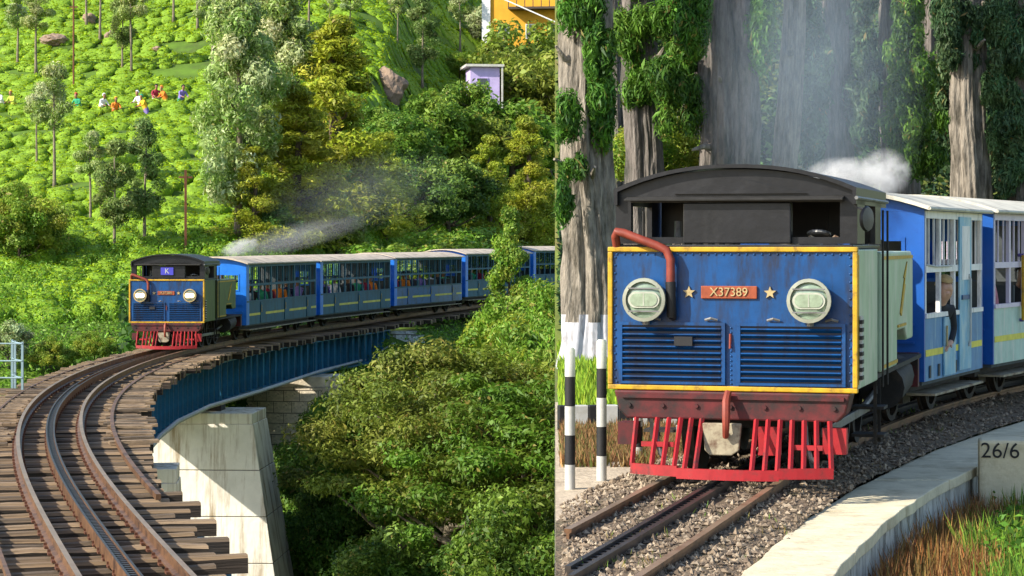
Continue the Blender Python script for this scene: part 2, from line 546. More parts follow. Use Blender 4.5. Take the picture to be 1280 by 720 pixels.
_Fx = np.array([-90, -40, -20, -12, -9, -7, -5, -2.4, 1, 6, 20, 60])
_Fy = np.array([78, 72, 69, 71, 75, 88, 97, 107, 117, 130, 150, 170])
_Ht = np.array([-60, 0, 25, 55, 85, 115, 185, 260])
_Hz = np.array([-30, -1.0, 2.4, 8.2, 15.6, 24.0, 40.0, 52.0])


def ground_z(X, Y, hill_only=False):
    X, Y = np.asarray(X, float), np.asarray(Y, float)
    t = Y - np.interp(X, _Fx, _Fy)
    k = np.interp(X, [-30, -8, 2, 20], [1.0, 1.08, 1.4, 1.6])
    t = t + 3.0 * (fbm(X / 14, Y / 18, 3) - 0.5) * np.clip(t / 10, 0, 1)
    hill = np.interp(t, _Ht, _Hz)
    hill = np.where(hill > 0, hill * k, hill)
    # terraces that break the slope a little
    hill = hill + np.where(t > 4, 0.35 * np.sin(hill * 2.2 + 3 * fbm(X / 20, Y / 20, 9)), 0)
    if hill_only:
        return hill
    d2 = np.full(X.shape, 1e9)
    for yy, xx in zip(TY[::4], TX[::4]):
        if yy > 84 or yy < 21:
            d2 = np.minimum(d2, (X - xx) ** 2 + (Y - yy) ** 2)
    dist = np.sqrt(d2)
    emb = -0.62 - 0.62 * np.maximum(0, dist - 1.7)
    floor = -11.5 + 2.2 * fbm(X / 9, Y / 9, 5)
    right_bank = -9 + 0.55 * np.clip(X + 1.5, 0, 20) + 0.09 * np.clip(Y - 60, 0, 60)
    right_bank = np.where(Y > 45, right_bank, -20)
    z = np.maximum(np.maximum(hill, emb), np.maximum(floor, np.minimum(right_bank, -1.0)))
    # keep the cutting where the line runs
    return z


def ground_hit(u, v, d0=64.0, d1=300.0):
    d = np.arange(d0, d1, 0.25)
    X = (u - 640) / FPX * d
    zr = CZ - (v - HZ) / FPX * d
    g = ground_z(X, d)
    k = np.where(g >= zr)[0]
    i = k[0] if len(k) else len(d) - 1
    return float(X[i]), float(d[i]), float(g[i])


def gz(X, Y):
    return float(ground_z(np.array([X]), np.array([Y]))[0])


xs = np.concatenate([np.arange(-100, -40, 3.0), np.arange(-40, 30, 0.8), np.arange(30, 80, 4.0)])
ys = np.concatenate([np.arange(6, 130, 0.8), np.arange(130, 330, 2.0)])
Xg, Yg = np.meshgrid(xs, ys)
Zg = ground_z(Xg, Yg)
# the near terrace of the second line takes its own ground; keep the valley sheet under it
Zg = np.where((Xg > 0.0193 * Yg - 1.0) & (Yg < 68), np.minimum(Zg, -6.0), Zg)
o = link('hillside_ground', grid_mesh('hillside_ground', Xg, Yg, Zg, 'soil'))
tag(o, 'green hillside and wooded ravine floor below the railway bridge', 'hillside', kind='structure')

# ------------------------------------------------------------------ tea
def tea_field():
    PP, NN, CC, LL = [], [], [], []
    CV, CF = [], []
    cols = [(0.24, 0.39, 0.005), (0.29, 0.45, 0.008), (0.17, 0.30, 0.005), (0.35, 0.50, 0.015)]
    y = 71.0
    while y < 262:
        half = 0.235 * y + 4
        step = 0.84 + 0.0010 * (y - 70)
        xx = -half + rng.uniform(0, 1)
        while xx < 0.0225 * y + 3:
            X, Y = xx + rng.normal() * 0.2, y + rng.normal() * 0.28
            xx += step * rng.uniform(0.85, 1.3)
            f = np.interp(X, _Fx, _Fy)
            t = Y - f
            if t < 7 or (X > -6 and t < 24):
                continue
            den = fbm(np.array([X / 7.0]), np.array([Y / 3.2]), 21)[0]
            gg = float(ground_z(X, Y, True))
            if t > 12 and (gg * .62 + 1.6 * fbm(np.array([X / 16.0]), np.array([Y / 16.0]), 77)[0]) % 1 < .13:
                continue
            if den < 0.17 or rng.random() < 0.04:
                continue
            r = rng.uniform(0.37, 0.70) * (0.8 + 0.5 * den) * (1 + .001 * (y - 70))
            h = rng.uniform(0.38, 0.72) * float(np.interp(y, [75, 130], [1, .62]))
            # smooth clipped cushion under the shoots
            na = 8 if y < 105 else 6
            th = np.arange(na) * 2 * np.pi / na + rng.random()
            o0 = len(CV)
            for (qr, qz) in ((1.0, .0), (1.06, .5), (.72, .90)):
                w_ = qr * r * (1 + .10 * rng.normal(size=na))
                vx, vy = X + w_ * np.cos(th), Y + w_ * np.sin(th) * .8
                vz = ground_z(vx, vy, True) + h * qz * (1 + .05 * rng.normal(size=na))
                CV.extend(zip(vx.tolist(), vy.tolist(), vz.tolist()))
            CV.append((X, Y, float(gg) + h * .95))
            for b_ in range(2):
                for j in range(na):
                    j2 = (j + 1) % na
                    CF.append((o0 + b_ * na + j, o0 + b_ * na + j2, o0 + (b_ + 1) * na + j2, o0 + (b_ + 1) * na + j))
            for j in range(na):
                CF.append((o0 + 2 * na + j, o0 + 2 * na + (j + 1) % na, o0 + 3 * na))
            n = int(np.interp(y, [70, 110, 180, 260], [90, 54, 24, 12]))
            a = rng.random(n) * 2 * np.pi
            q = np.sqrt(rng.random(n))
            side = rng.random(n) < 0.28
            q = np.where(side, 1.0 + 0.1 * rng.random(n), q)
            px, py = q * np.cos(a) * r, q * np.sin(a) * r * 0.8
            pz = np.where(side, rng.random(n) * h * 0.85, h * (1 - 0.30 * q ** 3) + 0.05 * rng.normal(size=n))
            g = ground_z(X + px, Y + py, True)
            PP.append(np.stack([X + px, Y + py, g + pz], 1))
            nn = np.stack([px / r * (0.4 + side * 1.2), py / r * (0.4 + side * 1.2), np.where(side, 0.15, 1.0)], 1) + rng.normal(size=(n, 3)) * 0.33
            NN.append(nn)
            c = pal(cols, n, 0.18) * 0.6 + 0.4 * pal(cols, 1, 0.25)
            CC.append(c)
            LL.append(np.full(n, np.interp(y, [70, 120, 180, 260], [0.105, 0.14, 0.22, 0.32])) * rng.uniform(0.7, 1.3, n))
        y += step * rng.uniform(0.95, 1.15)
    P = np.concatenate(PP)
    L_ = np.concatenate(LL)
    me = leaf_mesh('tea_bushes', P, np.concatenate(NN), L_, L_ * 0.7, np.concatenate(CC))
    cm = bpy.data.meshes.new('tea_cushions')
    cm.from_pydata(CV, [], CF)
    cm.materials.append(M['tea_top'])
    cm.shade_smooth()
    tag(link('tea_cushions', cm), 'rounded clipped tops of the tea bushes on the hillside', 'tea bushes', kind='stuff')
    o = link('tea_bushes', me)
    tag(o, 'bright green young shoots covering the tea bushes of the sunlit hillside', 'tea bushes', kind='stuff')


tea_field()


def ground_cover(name, n, sampler, ln, wd, cols, label, hmax=0.5, jit=0.25):
    P, keep = sampler(n)
    P = P[keep]
    m = len(P)
    P[:, 2] += rng.random(m) ** 1.3 * hmax
    Nn = rng.normal(size=(m, 3)) * 0.7 + np.array([0, -0.15, 0.7])
    me = leaf_mesh(name, P, Nn, ln * rng.uniform(0.6, 1.4, m), wd * rng.uniform(0.6, 1.3, m), pal(cols, m, jit))
    o = link(name, me)
    return tag(o, label, name.replace('_', ' '), kind='stuff')


def smp_bank(n):
    # the bank between the bridge and the tea, and the embankment beyond the bridge
    X = rng.uniform(-24, 12, n)
    Y = rng.uniform(52, 135, n)
    z = ground_z(X, Y)
    f = np.interp(X, _Fx, _Fy)
    u = 640 + X / Y * FPX
    v = HZ + (CZ - z) / Y * FPX
    lump = fbm(X / 1.6, Y / 2.2, 31)
    P = np.stack([X, Y, z + 0.9 * np.maximum(0, lump - 0.45)], 1)
    dt = np.min(np.abs(X[:, None] - TX[None, ::8]) + 0.7 * np.abs(Y[:, None] - TY[None, ::8]), 1)
    on_line = (Y > 83) & (dt < 2.3)
    k = (u > -20) & (u < 715) & (v > 240) & (v < 560) & (Y - f < 26) & ~on_line
    return P, k


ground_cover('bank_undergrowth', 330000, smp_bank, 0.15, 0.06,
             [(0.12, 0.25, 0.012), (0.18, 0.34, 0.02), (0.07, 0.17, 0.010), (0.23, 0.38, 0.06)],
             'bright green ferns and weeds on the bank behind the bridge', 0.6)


def smp_ravine(n):
    X = rng.uniform(-14, 3.2, n)
    Y = rng.uniform(40, 78, n)
    z = ground_z(X, Y)
    lump = fbm(X / 2.2, Y / 3, 41)
    P = np.stack([X, Y, z + 1.6 * np.maximum(0, lump - 0.4)], 1)
    u = 640 + X / Y * FPX
    return P, (u > 150) & (u < 720)


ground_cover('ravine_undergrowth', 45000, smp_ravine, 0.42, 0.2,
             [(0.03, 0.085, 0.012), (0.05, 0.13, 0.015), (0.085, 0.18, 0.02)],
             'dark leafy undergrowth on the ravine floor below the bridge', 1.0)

# ------------------------------------------------------------------ the curved track on the bridge
GA = 0.475
RAILP = [(-.055, 0), (.055, 0), (.055, .016), (.010, .028), (.010, .105), (.027, .115), (.027, .14), (-.027, .14), (-.027, .115), (-.010, .105), (-.010, .028), (-.055, .016)]
trk = thing('railway_track', (0, 0, 0), 0, 'curving rusty metre gauge track with centre rack rails on weathered timber sleepers', 'track', kind='structure')


def rail(name, off, y0, y1, prof=RAILP, z=-.14, mats=('rail_rust', 'rail_top'), parent=trk, posf=tpos, step=0.5, ok=None):
    path = []
    y = y0
    while y <= y1:
        p = posf(y, off, z)
        if ok is None or ok(p):
            path.append(p)
        y += step
    mb = MB()
    mb.sweep(prof, path)
    n = len(prof)
    top = max(range(n), key=lambda j: (prof[j][1] + prof[(j + 1) % n][1]))
    for i in range(len(path) - 1):
        mb.m[i * n + top] = 1
    return mb.build(name, list(mats), parent)


for s in (-1, 1):
    rail('rail', s * GA, 15, 114)
RACK = [(-.012, 0), (.012, 0), (.012, .14), (-.012, .14)]
for s in (-1, 1):
    rail('rack_bar', s * 0.055, 15, 114, RACK, -.15, ('rail_rust', 'rack_dark'))
# rack teeth, rail chairs and bolts
mb = MB()
y = 15.2
while y < 46:
    p = tpos(y, 0, -.06)
    mb.box(p.x, p.y, p.z, .08, .06, .06, 0, Matrix.Rotation(-thead(y), 3, 'Z'))
    y += 0.12
mb.build('rack_teeth', 'rack_dark', trk)


def sleeper_mesh(k):
    mb = MB()
    L, W, H = 1.0, 0.20, 0.17
    r = random.Random(k)
    nx = 7
    rows = []
    for i in range(nx):
        x = -0.5 + i / (nx - 1)
        w = W * (1 + r.uniform(-.10, .10)) / 2
        t = r.uniform(-.014, .014)
        b = 0.03
        rows.append([(x, -w, -H), (x, w, -H), (x, w, -b + t), (x, w - b, t), (x, -w + b, t), (x, -w, -b + t)])
    vs = [p for q in rows for p in q]
    fs = []
    n = 6
    for i in range(nx - 1):
        for j in range(n):
            j2 = (j + 1) % n
            fs.append((i * n + j, (i + 1) * n + j, (i + 1) * n + j2, i * n + j2))
    fs += [tuple(range(n)), tuple(range((nx - 1) * n, nx * n))]
    mb.add(vs, fs)
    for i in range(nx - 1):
        for j in (0, 1, 5):  # underside and both sides get the painted shade, tops stay light
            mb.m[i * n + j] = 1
    return mb.mesh('sleeper', ['timber_%d' % (k % 4), 'timber_shade'])


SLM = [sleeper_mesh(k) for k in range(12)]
CHM = MB().box(0, 0, .012, .17, .14, .024).box(-.07, .04, .035, .03, .03, .03).box(.07, -.04, .035, .03, .03, .03).mesh('rail_chair', 'bolt_rust')
y = 15.5
i = 0
while y < 113:
    near = y < 26
    re = float(np.interp(y, [15, 22, 27, 33, 42, 60, 114], [1.0, 1.05, 1.25, 1.45, 1.55, 1.5, 1.5])) + random.uniform(-.14, .12)
    le = float(np.interp(y, [15, 22, 28, 34, 41, 60], [1.35, 1.5, 1.7, 1.5, 1.1, 1.1])) + random.uniform(-.15, .15)
    if near and i % 3 == 0:
        re += 0.3
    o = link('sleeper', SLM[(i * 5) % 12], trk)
    p = tpos(y, (re - le) / 2, -.168 + random.uniform(-.03, .008))
    o.location = p
    o.rotation_euler = (random.uniform(-.012, .012), random.uniform(-.004, .004), -thead(y) + random.uniform(-.02, .02))
    o.scale = (re + le, random.uniform(0.85, 1.12), 1.0)
    if y < 48:
        for s in (-GA, 0, GA):
            c = link('rail_chair', CHM, trk)
            c.location = tpos(y, s, -.163)
            c.rotation_euler = (0, 0, -thead(y))
    y += random.uniform(0.43, 0.54)
    i += 1
# loose walkway boards along both edges of the deck
BDM = [MB().box(0, 0, 0, 1.0, .19, .045).mesh('walkway_board', 'timber_%d' % k) for k in (0, 2, 3)]
y = 33.0
while y < 64:
    for s in (-1, 1):
        if random.random() < 0.2:
            continue
        o = link('walkway_board', random.choice(BDM), trk)
        L = random.uniform(0.55, 0.85)
        o.location = tpos(y + random.uniform(-.1, .1), (1.22 if s > 0 else -1.0) + random.uniform(-.08, .1), -.135 + random.uniform(0, .02))
        o.rotation_euler = (0, random.uniform(-.03, .03), -thead(y) + random.uniform(-.06, .06))
        o.scale = (L, 1, 1)
    y += random.uniform(.26, .34)
mb = MB()
mb.sweep([(-.02, 0), (.02, 0), (.02, .06), (-.02, .06)], [tpos(q, -1.02, -.15) for q in np.arange(18, 60, .5)])
mb.build('guard_strip', 'rail_rust', trk)
mb = MB()
mb.sweep([(-.03, 0), (.03, 0), (.03, .07), (-.03, .07)], [tpos(q, .98, -.15) for q in np.arange(26, 60, .5)])
mb.build('guard_strip', 'rail_rust', trk)

# ------------------------------------------------------------------ bridge: girders, piers, abutments
br = thing('railway_bridge', (0, 0, 0), 0, 'curved blue plate girder bridge on tall concrete and stone piers', 'bridge')
STM = MB().span(-.15, .15, -.02, .02, -1.415, -.41).mesh('stiffener', 'girder_blue')
SPANS = [(22, 33.5), (33.5, 45.5), (45.5, 61), (61, 74), (74, 84)]
for (a, b) in SPANS:
    for s in (-1, 1):
        g = MB()
        qs = np.linspace(a + .1, b - .1, 9)
        path = [tpos(q, s * 1.12, 0) for q in qs]
        g.sweep([(-.012, -1.42), (.012, -1.42), (.012, -.40), (-.012, -.40)], path)
        go = g.build('girder', 'girder_blue', br)
        for z0, z1 in ((-.405, -.365), (-1.475, -1.42)):
            f = MB()
            f.sweep([(-.17, z0), (.17, z0), (.17, z1), (-.17, z1)], path)
            f.build('flange', 'girder_blue', go)
        L = b - a
        n = max(2, int(L / .82))
        for k in range(n + 1):
            q = a + .14 + (L - .28) * k / n
            st = link('stiffener', STM, go)
            st.location = tpos(q, s * 1.12, 0)
            st.rotation_euler = (0, 0, -thead(q))
    for q in np.linspace(a + .6, b - .6, 5):
        c = MB().span(-1.09, 1.09, -.05, .05, -1.3, -1.2).span(-1.09, 1.09, -.05, .05, -.62, -.52)
        co = c.build('cross_brace', 'girder_blue', br)
        co.location = tpos(q, 0, 0)
        co.rotation_euler = (0, 0, -thead(q))


def pier(y, half, thick, ztop, zbot, flare, mname, name, courses):
    c = tpos(y, 0, 0)
    H = ztop - zbot
    mb = MB()
    n = courses
    for k in range(n):
        z1 = ztop - H * k / n - .012
        z0 = ztop - H * (k + 1) / n + .012
        w1 = half + flare * (ztop - z1) / H
        w0 = half + flare * (ztop - z0) / H
        t1 = thick / 2 + flare * .45 * (ztop - z1) / H
        t0 = thick / 2 + flare * .45 * (ztop - z0) / H
        vs = [(-w0, -t0, z0), (w0, -t0, z0), (w0, t0, z0), (-w0, t0, z0), (-w1, -t1, z1), (w1, -t1, z1), (w1, t1, z1), (-w1, t1, z1)]
        mb.add(vs, [(3, 2, 1, 0), (4, 5, 6, 7), (0, 1, 5, 4), (1, 2, 6, 5), (2, 3, 7, 6), (3, 0, 4, 7)])
    core = MB()
    w1, w0, t1, t0 = half - .02, half + flare - .02, thick / 2 - .02, thick / 2 + flare * .45 - .02
    core.add([(-w0, -t0, zbot), (w0, -t0, zbot), (w0, t0, zbot), (-w0, t0, zbot), (-w1, -t1, ztop - .03), (w1, -t1, ztop - .03), (w1, t1, ztop - .03), (-w1, t1, ztop - .03)],
             [(3, 2, 1, 0), (4, 5, 6, 7), (0, 1, 5, 4), (1, 2, 6, 5), (2, 3, 7, 6), (3, 0, 4, 7)])
    po = mb.build('pier', mname, br, bevel=.012)
    po['label'] = name
    po.location = c
    po.rotation_euler = (0, 0, -thead(y))
    co = core.build('pier_core', 'mortar', po)
    cap = MB().span(-half + .02, half - .02, -thick / 2 + .02, thick / 2 - .02, ztop - .01, ztop + .28)
    cap.build('pier_cap', mname, po, bevel=.02)
    for s in (-1, 1):
        MB().span(s * 1.12 - .22, s * 1.12 + .22, -.35, .35, ztop + .285, -1.48).build('bearing', 'underframe', po)
    return po


pier(33.5, 1.75, 1.3, -1.95, -12, .7, 'concrete', 'weathered concrete pier hidden under the near sleepers', 9)
pier(45.5, 2.05, 1.35, -1.95, -12, .55, 'concrete', 'narrow shaded concrete pier beside the big pale one', 9)
big = pier(61.0, 2.35, 2.3, -1.95, -13, 1.75, 'concrete', 'tall pale flaring concrete pier with rust stains', 9)
MB().prism([(-5.6, -13), (5.2, -13), (5.2, -8.6), (4.4, -7.6), (-4.4, -7.6), (-5.6, -8.6)], 'y', -2.6, 2.6).build('pier_footing', 'concrete', big, bevel=.03)


def stone_face(parent, w, h, d, cs, mname, loc, rz, seed, name='stone'):
    """a coursed wall of single blocks in front of a mortar core, w wide, h high, d deep; face towards local -y"""
    r = random.Random(seed)
    core = MB().span(-w / 2 + .015, w / 2 - .015, .03, d, 0, h - .01).build('wall_core', 'mortar', parent)
    core.location = loc
    core.rotation_euler = (0, 0, rz)
    proto = [MB().box(0, 0, 0, 1, 1, 1).mesh(name, mname) for _ in range(1)][0]
    z = 0
    n = 0
    while z < h - .02:
        ch = min(cs * r.uniform(.85, 1.15), h - z)
        x = -w / 2 - (r.random() * cs)
        while x < w / 2:
            bw = cs * r.uniform(1.1, 2.1)
            x0, x1 = max(x, -w / 2), min(x + bw, w / 2)
            x += bw
            if x1 - x0 < .04:
                continue
            st = link(name, proto, parent, bevel=0)
            dep = d * .9
            lx, ly = (x0 + x1) / 2, dep / 2 + r.uniform(-.03, .015)
            st.location = Vector(loc) + Matrix.Rotation(rz, 3, 'Z') @ Vector((lx, ly, z + ch / 2))
            st.rotation_euler = (r.uniform(-.01, .01), 0, rz)
            st.scale = (x1 - x0 - .03, dep, ch - .03)
            n += 1
        z += ch
    return n


# stone pier under the third and fourth spans
sp = bpy.data.objects.new('stone_pier', None)
col.objects.link(sp)
sp.parent = br
sp['label'] = 'sunlit cream ashlar stone pier below the coaches'
pc = tpos(74, 0, 0)
hz_ = -thead(74)
for (w, dz, off, rz) in ((4.5, 0, Vector((0, -1.0, 0)), 0), (2.0, 0, Vector((2.25, 0, 0)), R(90))):
    l = pc + Matrix.Rotation(hz_, 3, 'Z') @ off
    l.z = -8.0
    stone_face(sp, w, 6.2, .9 if rz == 0 else .5, .36, 'ashlar', l, hz_ + rz, 5)
MB().span(-2.22, 2.22, -.95, .95, -1.81, -1.49).build('pier_cap', 'ashlar', sp).location = pc
sp.children[-1].rotation_euler = (0, 0, hz_)
# far abutment: whitewashed block and lower wing wall
ab = bpy.data.objects.new('abutment', None)
col.objects.link(ab)
ab.parent = br
ab['label'] = 'whitewashed masonry abutment with a low wing wall'
ac = tpos(84.2, 0, 0)
ah = -thead(84.2)
for (w, h, off, zb, rz) in ((4.2, 3.6, Vector((0, 0, 0)), -4.0, 0), (1.6, 3.0, Vector((2.1, .8, 0)), -3.6, R(90)), (3.6, 1.7, Vector((4.1, .5, 0)), -3.55, R(-8))):
    l = ac + Matrix.Rotation(ah, 3, 'Z') @ off
    l.z = zb
    stone_face(ab, w, h, .6, .30, 'limewash', l, ah + rz, 9)
# near abutment, below the first sleepers
na = bpy.data.objects.new('near_abutment', None)
col.objects.link(na)
na.parent = br
nc = tpos(22.2, 0, 0)
nh = -thead(22.2)
MB().span(-1.9, 1.7, -4, .3, -9, -1.5).span(-1.9, 1.7, -4, -.6, -1.49, -.5).build('abutment_wall', 'concrete', na).location = nc
na.children[0].rotation_euler = (0, 0, nh)
# grey pipe carried along the bottom flange
pts = [at(178, 572, 45.0), at(200, 545, 47.5), at(222, 527, 50), at(262, 508, 54.5), at(325, 489, 62.5), at(400, 464, 73), at(462, 448, 82), at(492, 430, 83.4), at(511, 424, 84.4), at(528, 428, 85.4)]
MB().tube(pts, .055, 8).build('service_pipe', 'pipe_grey', br, smooth=True)

# refuge platform and steel railing
rf = thing('refuge_railing', (-9.88, 45.2, -.15), 0, 'pale blue steel railing on a plank refuge beside the track', 'railing')
for x, y in ((0, 0), (-.27, .55), (-.45, 1.1), (-.75, .55)):
    MB().box(0, 0, .5, .045, .045, 1.05).build('post', 'rail_fence', rf).location = (x, y, 0)
for z in (.30, .64, .99):
    MB().tube([(0, 0, z), (-.27, .55, z), (-.45, 1.1, z)], .016, 6).build('rail', 'rail_fence', rf)
    MB().tube([(0, -.02, z), (-1.1, .1, z)], .016, 6).build('rail', 'rail_fence', rf)
for k in range(6):
    MB().box(0, 0, .0, 1.7, .19, .05).build('plank', 'timber_%d' % (k % 4), rf).location = (-.45, -.35 + k * .23, random.uniform(0, .01))

# ================================================================== LOCOMOTIVE, COACHES, PEOPLE
def wheel_mesh(r, w, spokes, mname='underframe'):
    mb = MB()
    mb.lathe([(r - .06, -w / 2), (r + .025, -w / 2), (r + .025, -w / 2 + .03), (r, -w / 2 + .035), (r, w / 2), (r - .06, w / 2), (r - .06, -w / 2)], (0, 0, 0), (1, 0, 0), 24)
    mb.lathe([(.07, -w / 2 - .01), (.07, w / 2 + .02)], (0, 0, 0), (1, 0, 0), 12)
    for k in range(spokes):
        a = 2 * math.pi * k / spokes
        mb.box(0, math.cos(a) * r * .5, math.sin(a) * r * .5, .035, .04, r * .95, 0, Matrix.Rotation(a - math.pi / 2, 3, 'X'))
    return mb.mesh('wheel', mname)


WH_L = wheel_mesh(.40, .11, 10)
WH_C = wheel_mesh(.33, .10, 8)


def star_poly(cx, cz, r, n=5):
    return [(cx + math.sin(math.pi * k / n) * (r if k % 2 == 0 else r * .42), cz + math.cos(math.pi * k / n) * (r if k % 2 == 0 else r * .42)) for k in range(2 * n)]


def arch(w, z0, h, n=14, inset=0.0):
    return [(-w + 2 * w * k / n, z0 + h * (1 - (2 * k / n - 1) ** 2) - inset) for k in range(n + 1)]


def arch2(w, z0, h, n=18):
    """flat topped arch with round shoulders"""
    return [(-w + 2 * w * k / n, z0 + h * (1 - abs(2 * k / n - 1) ** 2.3)) for k in range(n + 1)]


def make_loco(root, lit, plate, side_mat, sign=None):
    W = 1.025
    P = root
    bunker = MB().span(-W + .004, W - .004, 0.02, 1.30, .76, 1.885).build('bunker', side_mat, P, bevel=.012)
    fp = MB().span(-W + .03, W - .03, -.02, .018, .765, 1.88).build('front_plate', 'loco_blue', P)
    for (x0, x1, z0, z1) in ((-W, W, 1.865, 1.905), (-W, W, .735, .775), (-W, -W + .04, .777, 1.863), (W - .04, W, .777, 1.863)):
        MB().span(x0, x1, -.045, .02, z0, z1).build('yellow_edging', 'yellow_paint', fp, bevel=.008)
    rv = MB()
    for k in range(31):
        for z in (1.845, .795):
            rv.lathe([(.011, 0), (.009, -.007), (.003, -.010)], (-.95 + 1.9 * k / 30, -.02, z), (0, 1, 0), 6)
    for k in range(16):
        for x in (-.965, .965):
            rv.lathe([(.011, 0), (.009, -.007), (.003, -.010)], (x, -.02, .83 + k * .066), (0, 1, 0), 6)
    for k in range(12):
        rv.lathe([(.010, 0), (.008, -.007), (.003, -.009)], (-.001, -.02, .83 + k * .038), (0, 1, 0), 6)
    rv = rv.build('rivets', 'loco_blue', fp)
    rv['kind'] = 'stuff'
    # ventilator doors with slats
    for (x0, x1) in ((-.93, -.045), (.05, .93)):
        lv = MB().span(x0, x1, -.030, -.021, .79, 1.285).build('louvre_panel', 'louvre_blue', fp)
        MB().span(x0, x1, -.052, -.031, 1.265, 1.29).span(x0, x1, -.052, -.031, .785, .805).span(x0, x0 + .03, -.052, -.031, .806, 1.264).span(x1 - .03, x1, -.052, -.031, .806, 1.264).build('panel_frame', 'loco_blue', lv)
        for k in range(9):
            z = .835 + k * .0495
            MB().box((x0 + x1) / 2, -.048, z, x1 - x0 - .07, .036, .012, 0, Matrix.Rotation(R(-38), 3, 'X')).build('slat', 'loco_blue', lv)
        for dx in (.25, .72):
            MB().tube([(x0 + dx, -.04, 1.31), (x0 + dx + .05, -.06, 1.325), (x0 + dx + .1, -.04, 1.31)], .012, 6).build('panel_handle', 'grey_steel', lv)
    MB().span(-.46, -.31, -.078, -.056, 1.10, 1.175).build('vent_box', 'black_band', fp)
    MB().tube([(-.005, -.03, 1.20), (-.005, -.045, 1.08)], .010, 6).build('door_catch', 'pipe_red', fp)
    # twin headlamps
    for x in (-.69, .655):
        hl = MB().lathe([(.09, .0), (.165, -.05), (.178, -.12), (.178, -.165), (.150, -.168), (.148, -.13)], (x, -.02, 1.475), (0, 1, 0), 28).build('headlamp', 'lamp_rim' if not lit else 'brass', P, smooth=True)
        lens = MB().lathe([(.148, 0), (.10, -.018), (.02, -.026)], (x, -.155, 1.475), (0, 1, 0), 24).build('lens', 'lamp_glass', hl, smooth=True)
        pl = []
        for k in range(24):
            a = 2 * math.pi * k / 24
            pl.append((x + .065 * (1 if math.cos(a) > 0 else -1) + .066 * math.cos(a), 1.475 + .066 * math.sin(a)))
        MB().prism([(a_ , b_) for a_, b_ in pl], 'y', -.186, -.176).build('lamp_visor', 'lamp_frame' if not lit else 'lamp_lit', hl)
        if lit:
            for dx in (-.062, .062):
                MB().lathe([(.058, 0), (.045, -.014), (.01, -.022)], (x + dx, -.1865, 1.475), (0, 1, 0), 16).build('bulb', 'bulb_lit', hl, smooth=True)
        else:
            MB().prism([(x + (a_ - x) * .86, 1.475 + (b_ - 1.475) * .80) for a_, b_ in pl], 'y', -.192, -.1865).build('lamp_pane', 'lamp_glass', hl)
            MB().span(x - .004, x + .004, -.1945, -.1925, 1.425, 1.525).build('pane_bar', 'lamp_frame', hl)
        MB().span(x - .13, x + .13, -.188, -.182, 1.562, 1.574).span(x - .13, x + .13, -.188, -.182, 1.376, 1.388).build('lamp_bar', 'grey_steel', hl)
        MB().tube([(x, -.1, 1.31), (x, -.1, 1.27)], .03, 8).build('lamp_bracket', 'grey_steel', hl)
    # number plate and two stars
    npl = MB().span(-.245, .215, -.042, -.021, 1.485, 1.588).build('number_plate', 'plate_orange', fp, bevel=.006)
    lt = link('lettering', text_mesh(plate, .098, .006, 'brass'), npl)
    lt.rotation_euler = (R(90), 0, 0)
    lt.location = (-.015, -.046, 1.537)
    for x in (-.345, .320):
        MB().prism(star_poly(x, 1.535, .052), 'y', -.040, -.021).build('star', 'brass', fp)
    # brake pipe with hose
    MB().tube([(-.955, .06, 1.80), (-.955, -.06, 1.99), (-.93, -.10, 2.03), (-.88, -.10, 2.02), (-.60, -.10, 1.915), (-.52, -.10, 1.88), (-.485, -.10, 1.80), (-.485, -.10, 1.60)], .036, 10).build('brake_pipe', 'pipe_red', P, smooth=True)
    MB().tube([(-.485, -.10, 1.62), (-.48, -.105, 1.48), (-.475, -.09, 1.34), (-.47, -.06, 1.33)], [.042, .040, .038, .03], 10).build('hose', 'rubber', P, smooth=True)
    # cab
    cab = MB().span(-.99, .99, -.03, 1.75, 1.888, 1.925).build('cab_ledge', 'black_paint', P, bevel=.01)
    yc = .14
    c = MB()
    c.span(-1.0, -.87, yc, yc + .05, 1.93, 2.32)
    c.span(.86, 1.0, yc, yc + .05, 1.93, 2.32)
    c.span(-.87, -.42, yc, yc + .05, 1.93, 1.985)
    c.span(.47, .86, yc, yc + .05, 1.93, 1.985)
    c.span(-.87, .86, yc, yc + .05, 2.27, 2.32)
    c.prism([(-1.0, 2.321)] + [(a, b - .035) for a, b in arch2(1.0, 2.385, .19)] + [(1.0, 2.321)], 'y', yc, yc + .04)
    c.span(-1.0, -.96, yc + .05, .62, 1.93, 2.32)
    c.span(.96, 1.0, yc + .05, .62, 1.93, 2.32)
    c.span(-1.0, -.96, 1.35, 1.75, 1.93, 2.32)
    c.span(.96, 1.0, 1.35, 1.75, 1.93, 2.32)
    c.span(-.95, -.62, 1.70, 1.75, 1.93, 2.32)
    c.span(-.42, .549, 1.70, 1.75, 1.93, 2.32)
    c.span(.55, .95, 1.70, 1.75, 1.93, 2.32)
    c.prism([(-.99, 2.321)] + [(a * .99, b - .035) for a, b in arch2(1.0, 2.385, .19)] + [(.99, 2.321)], 'y', 1.71, 1.75)
    c.build('cab_wall', 'black_paint', P)
    MB().span(-.42, .47, yc - .055, yc + .05, 1.932, 2.268).build('cab_panel', 'black_paint', P, bevel=.01)
    MB().box(.0, yc - .07, 2.30, 1.80, .13, .018, 0, Matrix.Rotation(R(10), 3, 'X')).build('cab_visor', 'soot', P, bevel=.004)
    MB().prism([(-.50, 2.34), (.02, 2.47), (.60, 2.34)], 'y', yc - .03, yc - .002).build('gable_fillet', 'black_paint', P)
    roof = [(-1.0, 2.25)] + arch2(1.0, 2.385, .195) + [(1.0, 2.25), (.97, 2.25)] + [(a, b) for a, b in reversed(arch2(.97, 2.36, .19))] + [(-.97, 2.25)]
    MB().prism(roof, 'y', .07, 2.15).build('cab_roof', 'black_paint', P, smooth=True)
